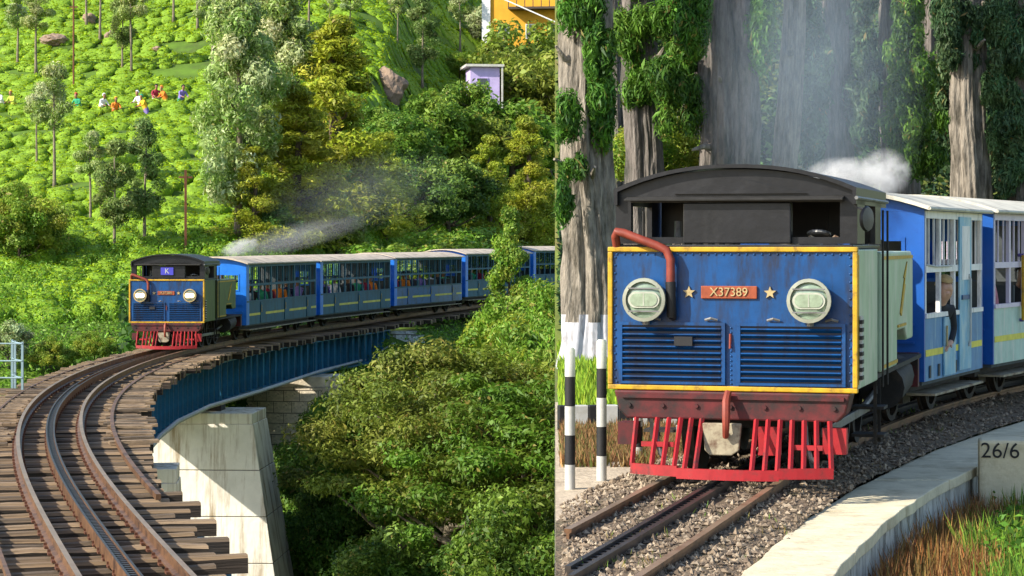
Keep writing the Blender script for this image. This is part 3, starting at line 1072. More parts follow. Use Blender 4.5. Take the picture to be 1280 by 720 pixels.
    MB().tube([(1.01, .0, 2.30), (1.01, 2.15, 2.30)], .016, 6).build('roof_gutter', 'grey_steel', P)
    # things seen through the spectacle openings
    MB().tube([(-.55, .5, 1.93), (-.55, .52, 2.12)], .03, 8).build('brake_wheel_stand', 'grey_steel', P)
    MB().lathe([(.08, 0), (.10, .01), (.10, .03), (.08, .03)], (.66, .34, 1.99), (0, .3, 1), 16).build('cab_lamp', 'grey_steel', P)
    for k in range(2):
        MB().tube([(.55 + k * .2, .30, 1.94), (.60 + k * .2, .30, 1.99), (.66 + k * .2, .30, 1.95)], .018, 6).build('cab_handle', 'beige_iron', P)
    # lower cab side, doorway, handrails
    for s in (-1, 1):
        MB().span(s * .93, s * 1.005, 1.305, 1.46, .76, 1.885).build('cab_side', side_mat, P)
        MB().tube([(s * 1.055, 1.43, .70), (s * 1.055, 1.43, 2.22)], .010, 8).build('handrail', 'underframe', P)
        MB().tube([(s * 1.055, 1.78, .70), (s * 1.055, 1.78, 2.22)], .010, 8).build('handrail', 'underframe', P)
        for k in range(2):
            MB().span(s * .78, s * 1.06, 1.46, 1.75, .26 + k * .24, .285 + k * .24).build('foot_step', 'underframe', P)
        for yh_ in (1.46, 1.75):
            MB().span(s * .97, s * 1.0, yh_ - .005, yh_ + .005, .2, .75).build('step_hanger', 'underframe', P)
        # side tank with stepped lower edge
        tk = MB().prism([(1.80, .80), (3.05, .80), (3.05, 1.12), (3.75, 1.12), (3.95, 1.0), (4.45, 1.0), (4.45, 1.78), (4.30, 1.86), (1.80, 1.86)], 'x', s * .50, s * 1.0).build('side_tank', side_mat, P, bevel=.02)
        e = MB()
        xo = s * 1.012
        for (y0, y1, z0, z1) in ((1.84, 4.36, 1.79, 1.82), (1.84, 3.0, .83, .86), (1.84, 1.87, .861, 1.789), (3.06, 3.75, 1.15, 1.175)):
            e.span(s * 1.0015, xo, y0, y1, z0, z1)
        e.build('tank_lining', 'yellow_paint', tk)
        MB().prism([(3.25, 1.28), (3.62, 1.60), (3.55, 1.61), (3.85, 1.76), (3.62, 1.55), (3.70, 1.54), (3.36, 1.25)], 'x', s * 1.0015, xo).build('tank_flash', 'yellow_paint', tk)
        MB().span(s * 1.003, s * 1.011, .04, 1.26, .775, .80).span(s * 1.003, s * 1.011, .04, 1.26, 1.84, 1.865).span(s * 1.022, s * 1.026, .025, .06, .8, 1.84).build('bunker_lining', 'yellow_paint', bunker)
        for k in range(4):
            MB().tube([(s * .72, 2.2 + k * .55, 1.86), (s * .72, 2.2 + k * .55, 1.97)], .05, 8).build('tank_filler', 'underframe', tk)
        # motion
        for y in (.95, 1.95, 2.95, 3.85):
            w = link('wheel', WH_L, P)
            w.location = (s * GA, y, .40)
            if s < 0:
                w.rotation_euler = (0, 0, math.pi)
        MB().span(s * .60, s * .64, .85, 3.95, .30, .38).build('coupling_rod', 'grey_steel', P, bevel=.01)
        MB().tube([(s * .78, 3.7, .55), (s * .78, 4.6, .62)], .22, 14).build('cylinder', 'underframe', P, smooth=True)
        MB().tube([(s * .70, 2.95, .42), (s * .74, 3.8, .55)], .03, 8).build('connecting_rod', 'grey_steel', P)
    MB().lathe([(.02, 0), (.095, .004), (.105, .02), (.095, .035), (.02, .04)], (1.06, .12, 2.13), (.93, -.36, 0), 20).build('mirror', 'black_paint', P, smooth=True)
    MB().tube([(1.0, .16, 2.22), (1.08, .12, 2.2)], .012, 6).build('mirror_arm', 'grey_steel', P)
    # black and white chequer board on the corner
    sb = MB().span(1.032, 1.05, .03, .13, .83, 1.35).build('chequer_board', 'white_paint', P)
    for k in range(8):
        MB().span(1.0505, 1.056, .03, .13, .84 + k * .064, .872 + k * .064).span(1.032, 1.055, .024, .0295, .84 + k * .064, .872 + k * .064).build('chequer_bar', 'black_band', sb)
    # boiler, chimney, dome
    MB().lathe([(.20, 0), (.50, .02), (.50, 3.1), (.54, 3.12), (.54, 3.75), (.48, 3.80), (.1, 3.86)], (0, 1.76, 1.42), (0, 1, 0), 24).build('boiler', 'black_paint', P, smooth=True)
    MB().lathe([(.20, 0), (.15, .08), (.14, .38), (.19, .44), (.20, .50), (.13, .50)], (0, 5.0, 1.90), (0, 0, 1), 18).build('chimney', 'soot', P, smooth=True)
    MB().lathe([(.26, 0), (.24, .22), (.16, .34), (.03, .38)], (0, 3.4, 1.86), (0, 0, 1), 18).build('steam_dome', 'black_paint', P, smooth=True)
    MB().tube([(.12, 2.5, 1.9), (.12, 2.5, 2.15)], [.05, .03], 10).build('safety_valve', 'brass', P)
    MB().span(-.40, .40, .25, 5.6, .42, .75).span(-.98, .98, 1.3, 5.5, .755, .795).build('frame', 'underframe', P)
    MB().span(-.95, .95, 5.45, 5.6, .45, .80).build('rear_beam', 'maroon', P)
    # buffer beam, cowcatcher, coupler
    MB().prism([(-.97, .73), (.97, .73), (.93, .57), (.86, .50), (-.86, .50), (-.93, .57)], 'y', -.05, .24).build('buffer_beam', 'maroon', P, bevel=.015)
    MB().span(-.90, .92, -.075, -.052, .67, .70).build('beam_strip', 'maroon', P)
    for k in range(7):
        MB().lathe([(.018, 0), (.018, -.02)], (-.84 + k * .28, -.05, .61), (0, 1, 0), 6).build('beam_bolt', 'maroon', P)
    cc = MB()
    arcp = []
    for k in range(13):
        x = -.80 + 1.64 * k / 12
        arcp.append((x, -.14 - .20 * (1 - ((x - .02) / .82) ** 2), .10))
    for k in range(12):
        a, b = Vector(arcp[k]), Vector(arcp[k + 1])
        m_ = (a + b) / 2
        cc.box(m_.x, m_.y, m_.z - (.015 if 3 <= k <= 8 else 0), (b - a).length + .004, .035, .085, 0, Matrix.Rotation(math.atan2(b.y - a.y, b.x - a.x), 3, 'Z'))
    cw = cc.build('cowcatcher', 'red_paint', P)
    for x in (-.80, -.62, -.52, -.42, -.33, -.24, .22, .32, .42, .52, .62, .72, .83):
        yb = -.14 - .20 * (1 - (min(.82, abs(x - .02)) / .82) ** 2)
        a, b = Vector((x * .97, -.06, .51)), Vector((x, yb + .005, .12))
        MB().tube([a, b], .021, 4).build('guard_bar', 'red_paint', cw)
    for (x0, x1) in ((-.72, -.45), (.52, .76)):
        MB().box((x0 + x1) / 2, -.13, .30, x1 - x0, .025, .04).build('guard_bar', 'red_paint', cw)
    MB().span(-.95, -.80, .0, .20, .28, .46).build('guard_bracket', 'maroon', P)
    MB().span(.22, .40, -.02, .05, .22, .45).build('guard_bracket', 'red_paint', P)
    MB().span(.74, .93, .0, .10, .24, .45).build('guard_bracket', 'red_paint', P)
    MB().prism([(-.22, .48), (.10, .48), (.08, .26), (.02, .22), (-.16, .22), (-.20, .26)], 'y', -.12, -.07).build('coupler_plate', 'beige_iron', P, bevel=.01)
    MB().tube([(-.01, -.10, .73), (-.015, -.16, .66), (-.01, -.19, .55), (-.01, -.20, .45), (-.02, -.16, .38), (-.03, -.13, .41)], [.03, .034, .034, .030, .026, .018], 8).build('coupling_hook', 'pipe_red', P, smooth=True)
    for x in (-.62, .6):
        MB().tube([(x, -.02, .46), (x + .02, -.10, .34), (x + .06, -.12, .22), (x + .1, -.10, .18)], .022, 8).build('air_hose', 'grey_steel', P, smooth=True)
    if sign:
        sg = MB().span(-.18, .16, yc - .085, yc - .057, 2.02, 2.22).build('destination_sign', 'sign_blue', P)
        t = link('lettering', text_mesh(sign, .19, .004, 'white_paint'), sg)
        t.rotation_euler = (R(90), 0, 0)
        t.location = (-.01, yc - .089, 2.12)
    return P


def make_coach(root, L, n, door, cs):
    """cs: dict end, lower, post, stripe, roof, door materials"""
    P = root
    W = 1.0
    z0, zs, zm, zt = .46, 1.12, 1.60, 2.26
    MB().span(-W + .03, W - .03, .02, L - .02, z0 - .04, z0 + .02).build('floor', 'interior', P)
    ro = arch(W + .09, zt + .03, .19) + list(reversed(arch(W + .09, zt - .01, .19)))
    rf = MB().prism(ro, 'y', -.14, L + .14).build('roof', cs['roof'], P, smooth=True)
    MB().tube([(W + .09, -.14, zt + .01), (W + .09, L + .14, zt + .01)], .016, 6).build('gutter', cs['roof'], rf)
    for y in (0.0, L - .05):
        e = MB()
        e.span(-W, W, y, y + .05, z0, zs)
        e.span(-W, -.45, y, y + .05, zs, zt - .02)
        e.span(.78, W, y, y + .05, zs, zt - .02)
        e.span(-.45, .78, y, y + .05, 1.95, zt - .02)
        e.span(-.45, .28, y, y + .05, zs, 1.95) if y == 0 else e.span(-.45, .2, y, y + .05, zs, 1.95)
        e.span(.28, .78, y, y + .05, zs, 1.48)
        e.prism([(-W, zt - .019)] + arch(W, zt - .0, .17) + [(W, zt - .019)], 'y', y, y + .05)
        en = e.build('end_wall', cs['end'], P)
        MB().span(.26, .80, y - .012, y - .002, 1.46, 1.50).span(.26, .80, y - .012, y - .002, 1.93, 1.97).span(.26, .30, y - .012, y - .002, 1.501, 1.929).span(.76, .80, y - .012, y - .002, 1.501, 1.929).build('window_frame', cs['end'], en)
        ya, yb = (y + .052, y + .06) if y == 0 else (y - .01, y - .002)
        MB().span(-W + .045, W - .045, ya, yb, z0 + .03, 1.47).span(-W + .045, .26, ya, yb, 1.472, zt - .1).span(.80, W - .045, ya, yb, 1.472, zt - .1).build('end_lining', 'interior', en)
        for k in range(4):
            MB().span(.62, .90, y - .04, y - .02, z0 + .02 + k * .19, z0 + .04 + k * .19).build('ladder_rung', cs['end'], en)
    sp = (L - .1) / n
    for s in (-1, 1):
        lw = MB().span(s * (W - .04), s * W, .05, L - .05, z0, zs).build('side_panel', cs['lower'], P)
        MB().span(s * (W + .001), s * (W + .006), .06, L - .06, .72, .79).build('stripe', cs['stripe'], lw)
        MB().span(s * (W - .03), s * (W + .02), .05, L - .05, zs + .001, zs + .05).build('window_sill', cs['post'], lw)
        MB().span(s * (W - .035), s * (W + .004), .05, L - .05, zm, zm + .07).build('waist_rail', cs['post'], P)
        MB().span(s * (W - .04), s * (W + .004), .05, L - .05, zt - .09, zt - .01).build('top_rail', cs['post'], P)
        for k in range(n + 1):
            y = .05 + sp * k
            wd = .075 if k % door else .12
            MB().span(s * (W - .045), s * (W - .002), max(.05, y - wd / 2), min(L - .05, y + wd / 2), zs + .051, zt - .091).build('window_post', cs['post'], P)
            if k < n:
                for q in (.33, .66):
                    yy = y + sp * q
                    MB().span(s * (W - .03), s * (W - .012), yy - .011, yy + .011, zm + .071, zt - .091).build('window_bar', cs['post'], P)
                if k % door == door // 2:
                    dd = MB().span(s * (W + .0065), s * (W + .022), y + .10, y + sp - .06, z0 + .02, zs - .01).build('door', cs['door'], P)
                    MB().tube([(s * (W + .04), y + .14, .80), (s * (W + .04), y + .14, 1.02)], .012, 6).build('handle', 'brass', dd)
        MB().span(s * .70, s * 1.06, .25, L - .25, .30, .325).build('footboard', 'beige_iron', P)
        for y in (.4, L / 2, L - .4):
            MB().span(s * .72, s * .75, y - .02, y + .02, .326, .41).build('step_hanger', 'underframe', P)
    if cs.get('corner'):
        for s in (-1, 1):
            MB().span(s * (W + .0065), s * (W + .012), .0, .34, z0, zt - .02).build('corner_panel', cs['end'], P)
    nb = max(1, int(L / 1.9))
    for k in range(nb):
        y = L * (k + .5) / nb
        MB().span(-.93, .93, y - .22, y + .22, .80, .86).span(-.93, .93, y - .03, y + .03, .861, 1.38).build('bench', 'interior', P)
    MB().span(-.75, -.60, .1, L - .1, .30, .41).span(.60, .75, .1, L - .1, .30, .41).build('sole_bar', 'underframe', P)
    ax = (.55, L - .55) if L < 5 else (.7, 2.1, L - 2.1, L - .7)
    for y in ax:
        for s in (-1, 1):
            w = link('wheel', WH_C, P)
            w.location = (s * GA, y, .33)
            if s < 0:
                w.rotation_euler = (0, 0, math.pi)
            MB().span(s * .58, s * .68, y - .16, y + .16, .20, .40).build('axle_box', 'underframe', P)
        MB().tube([(-.5, y, .33), (.5, y, .33)], .05, 8).build('axle', 'underframe', P)
    if L > 5:
        MB().span(-.25, .25, L / 2 - 1.2, L / 2 + 1.2, .10, .38).build('brake_cylinder', 'underframe', P)
    for y in (-.16, L + .04):
        MB().tube([(0, y, .52), (0, y + .12, .52)], .09, 10).build('coupler', 'underframe', P)
    return P


# ---------------------------------------------------------------- people: one continuous skinned body each
def body_mesh(name, joints, edges, mats):
    """joints: (x, y, z, radius, material index); first joint is the pelvis"""
    me = bpy.data.meshes.new(name)
    me.from_pydata([j[:3] for j in joints], edges, [])
    o = bpy.data.objects.new(name, me)
    col.objects.link(o)
    md = o.modifiers.new('skin', 'SKIN')
    md.use_smooth_shade = True
    for i, j in enumerate(joints):
        sv = me.skin_vertices[0].data[i]
        r = j[3]
        sv.radius = (r, r) if not isinstance(r, tuple) else r
        sv.use_root = (i == 0)
    ss = o.modifiers.new('sub', 'SUBSURF')
    ss.levels = ss.render_levels = 1
    dg = bpy.context.evaluated_depsgraph_get()
    out = bpy.data.meshes.new_from_object(o.evaluated_get(dg))
    bpy.data.objects.remove(o)
    out.materials.clear()
    for m_ in mats:
        out.materials.append(M[m_])
    J = np.array([j[:3] for j in joints])
    mi = np.array([j[4] for j in joints])
    # nearest point on any bone decides the material
    E = np.array(edges)
    idx = []
    for p in out.polygons:
        c = np.array(p.center)
        a, b = J[E[:, 0]], J[E[:, 1]]
        t = np.clip(((c - a) * (b - a)).sum(1) / ((b - a) ** 2).sum(1), 0, 1)
        d = np.linalg.norm(a + (b - a) * t[:, None] - c, axis=1)
        k = int(np.argmin(d))
        idx.append(int(mi[E[k, 0]] if t[k] < .5 else mi[E[k, 1]]))
    out.polygons.foreach_set('material_index', idx)
    return out


def head_chain(base, z0, lean=(0, 0)):
    """neck, jaw, skull and nose joints above (x, y, z0), face towards -y"""
    x, y = base
    return [(x, y, z0, .055, 1), (x, y - .015, z0 + .08, .072, 1), (x, y - .01, z0 + .16, .088, 1), (x, y, z0 + .235, .060, 1), (x, y - .095, z0 + .125, .016, 1)]


def hand_joints(w, d, k0):
    """five short fingers from a wrist at w pointing along d; returns joints and edges (first palm joint k0)"""
    w, d = Vector(w), Vector(d).normalized()
    sid = d.cross(Vector((0, 0, 1)))
    if sid.length < .1:
        sid = Vector((1, 0, 0))
    sid.normalize()
    js = [(*(w + d * .05), .030, 1)]
    es = []
    for i, (off, ln) in enumerate(((-.030, .075), (-.010, .088), (.010, .082), (.030, .062))):
        a = w + d * .095 + sid * off
        b = a + d * ln * .5 + Vector((0, 0, -.012))
        c = b + d * ln * .35 + Vector((0, 0, -.030))
        n = k0 + len(js)
        js += [(*a, .010, 1), (*b, .009, 1), (*c, .008, 1)]
        es += [(k0, n), (n, n + 1), (n + 1, n + 2)]
    a = w + d * .06 - sid * .045
    b = a + d * .04 - sid * .015
    n = k0 + len(js)
    js += [(*a, .011, 1), (*b, .009, 1)]
    es += [(k0, n), (n, n + 1)]
    return js, es


def make_body(pose, mats):
    if pose == 'sit':
        J = [(0, 0, .10, .15, 0), (0, .02, .30, .145, 0), (0, .02, .48, .13, 0), (0, .01, .56, .07, 0)]
        E = [(0, 1), (1, 2), (2, 3)]
        h = len(J)
        J += head_chain((0, 0), .61)
        E += [(3, h), (h, h + 1), (h + 1, h + 2), (h + 2, h + 3), (h + 1, h + 4)]
        for s in (-1, 1):
            k = len(J)
            J += [(s * .19, .02, .50, .065, 0), (s * .235, -.02, .26, .05, 0), (s * .16, -.24, .20, .038, 1), (s * .12, -.32, .20, .035, 1)]
            E += [(2, k), (k, k + 1), (k + 1, k + 2), (k + 2, k + 3)]
            k = len(J)
            J += [(s * .10, -.06, .08, .10, 2), (s * .12, -.42, .10, .075, 2), (s * .12, -.46, -.28, .05, 2)]
            E += [(0, k), (k, k + 1), (k + 1, k + 2)]
    elif pose == 'lean':
        J = [(0, .10, .0, .15, 0), (0, .06, .20, .145, 0), (0, .0, .40, .13, 0), (0, -.03, .47, .07, 0)]
        E = [(0, 1), (1, 2), (2, 3)]
        h = len(J)
        J += head_chain((0, -.06), .52)
        E += [(3, h), (h, h + 1), (h + 1, h + 2), (h + 2, h + 3), (h + 1, h + 4)]
        for s in (-1, 1):
            k = len(J)
            J += [(s * .19, .0, .40, .062, 0), (s * .25, -.04, .17, .048, 0), (s * .14, -.19, .09, .036, 0), (s * .11, -.22, .09, .030, 1)]
            E += [(2, k), (k, k + 1), (k + 1, k + 2), (k + 2, k + 3)]
            js, es = hand_joints((s * .11, -.22, .09), (-s * .75, -.45, -.1), len(J))
            E += [(k + 3, len(J))] + es
            J += js
            k = len(J)
            J += [(s * .10, .12, -.10, .10, 2), (s * .11, .14, -.45, .07, 2)]
            E += [(0, k), (k, k + 1)]
    else:  # pick: standing, bent over the bushes
        J = [(0, .05, .86, .15, 0), (0, -.05, 1.08, .14, 0), (0, -.16, 1.26, .13, 0), (0, -.21, 1.33, .07, 0)]
        E = [(0, 1), (1, 2), (2, 3)]
        h = len(J)
        J += head_chain((0, -.25), 1.37)
        E += [(3, h), (h, h + 1), (h + 1, h + 2), (h + 2, h + 3), (h + 1, h + 4)]
        for s in (-1, 1):
            k = len(J)
            J += [(s * .19, -.16, 1.26, .06, 0), (s * .25, -.28, 1.04, .046, 0), (s * .16, -.50, .96, .034, 1), (s * .13, -.58, .94, .03, 1)]
            E += [(2, k), (k, k + 1), (k + 1, k + 2), (k + 2, k + 3)]
            k = len(J)
            J += [(s * .10, .05, .76, .11, 2), (s * .11, .03, .44, .085, 2), (s * .11, .06, .08, .06, 2), (s * .11, -.08, .04, .04, 1)]
            E += [(0, k), (k, k + 1), (k + 1, k + 2), (k + 2, k + 3)]
    return body_mesh('body', J, E, mats)


def hair_mesh(pose, mname, scarf=False):
    c = {'sit': (0, .012, .785), 'lean': (0, -.048, .695), 'pick': (0, -.238, 1.545)}[pose]
    mb = MB()
    n, k = 14, 7
    vs, fs = [], []
    for i in range(k):
        th = (i / (k - 1)) * R(112 if scarf else 98)
        for j in range(n):
            a = 2 * math.pi * j / n
            rr = .104 + .006 * math.sin(3 * a + i)
            fr = 1.0
            z = math.cos(th) * .118
            if math.sin(a) < -.3 and th > R(62):      # keep the face clear
                fr, z = .8, max(z, .05)
            vs.append((c[0] + rr * math.sin(th) * math.cos(a) * fr, c[1] + rr * math.sin(th) * math.sin(a) * fr, c[2] + z))
    for i in range(k - 1):
        for j in range(n):
            j2 = (j + 1) % n
            fs.append((i * n + j, i * n + j2, (i + 1) * n + j2, (i + 1) * n + j))
    mb.add(vs, fs)
    me = mb.mesh('hair', mname)
    me.shade_smooth()
    return me


_bodies = {}


def person(pose, loc, rz, cloth, label, group, skin='skin', hair='hair_black', lower='cloth_navy', scarf=False, scale=1.0):
    key = (pose, cloth, skin, lower)
    if key not in _bodies:
        _bodies[key] = make_body(pose, [cloth, skin, lower])
    hk = (pose, hair, scarf)
    if hk not in _bodies:
        _bodies[hk] = hair_mesh(pose, hair, scarf)
    t = thing('person', loc, rz, label, 'person', group)
    t.scale = (scale,) * 3
    link('body', _bodies[key], t)
    link('headscarf' if scarf else 'hair', _bodies[hk], t)
    return t


# ---------------------------------------------------------------- the train on the bridge
la = thing('steam_locomotive', tpos(60.0), -thead(60.0, 65.5), 'small blue fronted steam locomotive with lit headlamps at the bridge end', 'locomotive')
make_loco(la, True, 'X37384', 'loco_green', 'K')
CA = dict(corner=1, end='coach_blue_bright', lower='coach_teal', post='coach_teal', stripe='stripe_dull', roof='roof_grey', door='coach_teal')
CB = dict(corner=1, end='coach_blue_bright', lower='coach_mid_blue', post='coach_teal', stripe='stripe_dull', roof='roof_grey', door='coach_mid_blue')
yy = 66.0
CL = 9.3
coach_lab = ['teal coach coupled right behind the engine on the bridge', 'teal coach in the middle of the bridge, second behind the engine',
             'bluer coach at the far bridge abutment, third behind the engine', 'coach half hidden by the bright bushes, fourth behind the engine',
             'last visible coach showing beyond the climbing bush']
shirts = ['cloth_white', 'cloth_navy', 'cloth_crimson', 'cloth_black', 'cloth_violet', 'cloth_orange', 'cloth_green']
for k in range(5):
    hd = thead(yy, yy + CL)
    c = thing('railway_coach', tpos(yy), -hd, coach_lab[k], 'coach', 'coaches of the bridge train')
    make_coach(c, CL, 12, 4, CA if k != 2 else CB)
    if k < 4:
        for q in range(7 if k < 3 else 4):
            lp = Vector((.62 + random.uniform(-.12, .08), 1.0 + q * 1.18 + random.uniform(-.3, .3), .86))
            w = Matrix.Rotation(-hd, 3, 'Z') @ lp + Vector(c.location)
            person('sit', w, -hd + R(random.choice((0, 180)) + random.uniform(-15, 15)), shirts[(q * 3 + k) % 7],
                   'passenger in %s, %s from the engine in the %s coach on the bridge' % (shirts[(q * 3 + k) % 7][6:], ['first', 'second', 'third', 'fourth', 'fifth', 'sixth', 'seventh'][q], ['first', 'second', 'third', 'fourth'][k]),
                   'passengers of coach %s on the bridge' % ['one', 'two', 'three', 'four'][k])
    if k in (1, 2):
        lp = Vector((.62, -.02, .95))
        w = Matrix.Rotation(-hd, 3, 'Z') @ lp + Vector(c.location)
        w = w + Matrix.Rotation(-hd, 3, 'Z') @ Vector((0, .12, .05))
        person('lean', w, -hd + R(8), 'cloth_white', ['guard in white shirt leaning from the front of the second coach', 'guard in white shirt leaning from the front of the third coach'][k - 1], 'brakesmen on the coach ends')
    yy = yy + (CL + .55) * math.cos(hd)

# ================================================================== TREES AND OTHER THINGS OF THE VALLEY
SILVER = [(0.25, 0.35, 0.07), (0.37, 0.47, 0.15), (0.15, 0.25, 0.03), (0.56, 0.62, 0.35)]
CONIF = [(0.26, 0.32, 0.018), (0.35, 0.41, 0.028), (0.15, 0.20, 0.014), (0.42, 0.46, 0.05)]
BROAD = [(0.12, 0.25, 0.022), (0.18, 0.33, 0.028), (0.065, 0.15, 0.016), (0.26, 0.39, 0.05)]
DARKG = [(0.07, 0.16, 0.026), (0.11, 0.22, 0.03), (0.04, 0.095, 0.018), (0.17, 0.28, 0.045)]
ROLIVE = [(0.125, 0.175, 0.018), (0.185, 0.235, 0.028), (0.07, 0.11, 0.013), (0.25, 0.29, 0.05)]
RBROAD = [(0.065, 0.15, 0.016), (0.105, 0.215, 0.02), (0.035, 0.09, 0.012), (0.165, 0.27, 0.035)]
LIME = [(0.14, 0.27, 0.018), (0.20, 0.34, 0.03), (0.08, 0.19, 0.014), (0.27, 0.38, 0.07), (0.30, 0.33, 0.03)]
OLIVE = [(0.16, 0.225, 0.02), (0.23, 0.30, 0.03), (0.095, 0.145, 0.015), (0.30, 0.36, 0.055)]
PALEB = [(0.28, 0.36, 0.15), (0.42, 0.48, 0.28), (0.17, 0.25, 0.06)]


def trunk_mesh(h, r0, r1, clumps, bark, lean=0.0, seed=0, limbs=10, base_flare=1.35):
    r = random.Random(seed)
    mb = MB()
    pts, rad = [], []
    ph = r.uniform(0, 6)
    for i in range(10):
        t = i / 9
        pts.append((lean * t * t + .012 * h * math.sin(t * 5 + ph) * t, .010 * h * math.cos(t * 4 + ph) * t, h * t))
        rad.append((r0 + (r1 - r0) * t) * (base_flare if i == 0 else 1))
    mb.tube(pts, rad, 9)
    for c in r.sample(clumps, min(limbs, len(clumps))):
        tz_ = min(max(c[2] - .45 * math.hypot(c[0], c[1]) - .2, h * .15), h * .95)
        i = tz_ / h
        a = Vector((lean * i * i, 0, tz_))
        b = Vector(c[:3])
        ln_ = (b - a).length
        m_ = (a + b) / 2 + Vector((r.uniform(-.1, .1), r.uniform(-.1, .1), r.uniform(-.16, .02))) * ln_
        rr = (r0 + (r1 - r0) * i) * .55
        m1, m2 = a.lerp(m_, .55) + Vector((r.uniform(-.05, .05), 0, r.uniform(-.05, .05))) * ln_, m_.lerp(b, .5) + Vector((0, r.uniform(-.05, .05), r.uniform(-.04, .06))) * ln_
        mb.tube([a, m1, m_, m2, b], [rr, rr * .75, rr * .6, rr * .42, rr * .2], 6)
    me = mb.mesh('trunk', bark)
    me.shade_smooth()
    return me


def kind(seed, h, shape, cols, per, ln, wd, bark, r0, limbs=10, up=.35, shell=.45, lean=0.0, trunk_to=.9):
    cl = shape(random.Random(seed))
    cm = leaf_mesh('crown', *clump_leaves(cl, per, ln, wd, cols, up=up, shell=shell))
    tm = trunk_mesh(h * trunk_to, r0, r0 * .3, cl, bark, lean, seed, limbs)
    return (tm, cm, h)


def sh_grev(h, n, lo, rad, cr):
    def f(r):
        o = []
        for i in range(n):
            t = r.random()
            z = h * (lo + (1 - lo) * t)
            w = rad * math.sin(math.pi * (.16 + .80 * t)) ** .8
            a = r.uniform(0, 6.283)
            q = w * math.sqrt(r.random())
            k = cr * r.uniform(.6, 1.2)
            o.append((q * math.cos(a), q * math.sin(a), z, k, k, k * .75))
        return o
    return f


def sh_cone(h, n, rad, cr):
    def f(r):
        o = []
        for i in range(n):
            t = r.random() ** 1.25
            w = rad * (1 - t) ** .75 + .15
            a = r.uniform(0, 6.283)
            q = w * r.uniform(.35, 1.0)
            k = cr * r.uniform(.6, 1.25) * (1 - .45 * t)
            o.append((q * math.cos(a), q * math.sin(a), h * (.06 + .94 * t), k * 1.1, k * 1.1, k * .7))
        return o
    return f


def sh_dome(h, n, rx, cr, flat=.75):
    def f(r):
        o = []
        for i in range(n):
            a = r.uniform(0, 6.283)
            e = math.asin(r.uniform(-.15, 1))
            q = r.uniform(.55, 1.0)
            k = cr * r.uniform(.55, 1.3)
            o.append((q * rx * math.cos(a) * math.cos(e), q * rx * math.sin(a) * math.cos(e), h * .38 + q * h * .58 * math.sin(e), k, k, k * flat))
        return o
    return f


def sh_layer(h, layers):
    def f(r):
        o = []
        for (z, rx, n, k) in layers:
            for i in range(n):
                a = r.uniform(0, 6.283)
                q = rx * math.sqrt(r.random())
                kk = k * r.uniform(.6, 1.25)
                o.append((q * math.cos(a), q * math.sin(a), h * z - .06 * q * q / max(rx, .1) + r.uniform(-.5, .5), kk, kk, kk * .45))
        return o
    return f


K = {}
for i in range(3):
    K['grev%d' % i] = kind(20 + i, 8.0, sh_grev(8.0, 15, .55, 1.25, .62), SILVER, 340, .27, .085, 'bark_pale', .14, 8)
for i in range(2):
    K['dgrev%d' % i] = kind(30 + i, 8.0, sh_grev(8.0, 26, .30, 1.35, .65), [(0.11, 0.19, 0.035), (0.18, 0.27, 0.06), (0.28, 0.37, 0.12)], 300, .28, .10, 'bark_pale', .13, 12)
K['biggrev'] = kind(41, 11.0, sh_grev(11.0, 70, .18, 2.3, .85), SILVER, 420, .30, .095, 'bark_pale', .24, 24)
K['conifer'] = kind(42, 9.0, sh_cone(9.0, 95, 2.1, .80), CONIF, 290, .24, .07, 'bark_dark', .26, 22)
K['conifer1'] = kind(43, 9.0, sh_cone(9.0, 70, 2.6, .85), CONIF, 260, .24, .08, 'bark_dark', .26, 18)
for i in range(3):
    K['broad%d' % i] = kind(50 + i, 4.6, sh_dome(4.6, 46, 2.3, .72), [BROAD, OLIVE, DARKG][i], 300, .24, .12, 'bark_dark', .16, 12, shell=.35)
for i in range(2):
    K['lime%d' % i] = kind(60 + i, 3.4, sh_dome(3.4, 75, 1.9, .46), LIME, 300, .14, .06, 'bark_dark', .07, 10, shell=.3)
K['pale'] = kind(64, 3.2, sh_dome(3.2, 34, 1.6, .55), PALEB, 300, .20, .09, 'bark_pale', .09, 10, shell=.3)
K['climber'] = kind(65, 4.2, sh_grev(4.2, 56, .05, .75, .42), LIME, 330, .13, .06, 'bark_dark', .08, 10, shell=.3)
K['acacia'] = kind(70, 9.0, sh_layer(9.0, [(.99, 1.6, 14, .75), (.93, 3.0, 34, .85), (.84, 3.9, 46, .9), (.74, 4.4, 42, .9), (.65, 4.2, 20, .8)]), ROLIVE, 430, .145, .06, 'bark_pale', .22, 30, up=.9, shell=.25, lean=-.4)
K['acacia1'] = kind(71, 7.0, sh_layer(7.0, [(.98, 1.6, 14, .7), (.86, 2.8, 34, .8), (.68, 3.4, 36, .85), (.48, 3.2, 24, .8)]), [ROLIVE[0], RBROAD[1], RBROAD[0], LIME[2]], 430, .145, .06, 'bark_pale', .2, 26, up=.9, shell=.25, lean=.3)
for i in range(2):
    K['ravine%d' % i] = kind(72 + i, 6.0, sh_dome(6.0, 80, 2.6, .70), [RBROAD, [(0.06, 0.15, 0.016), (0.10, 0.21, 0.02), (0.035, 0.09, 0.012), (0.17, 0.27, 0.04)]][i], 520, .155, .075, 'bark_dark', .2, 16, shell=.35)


def put(kd, name, loc, h, rz, label, cat='tree', group=None, sxy=1.0):
    tm, cm, h0 = K[kd]
    t = thing(name, loc, rz, label, cat, group)
    t.scale = (h / h0 * sxy, h / h0 * sxy, h / h0)
    link('trunk' if cat == 'tree' else 'stem', tm, t)
    link('crown' if cat == 'tree' else 'foliage', cm, t)
    return t


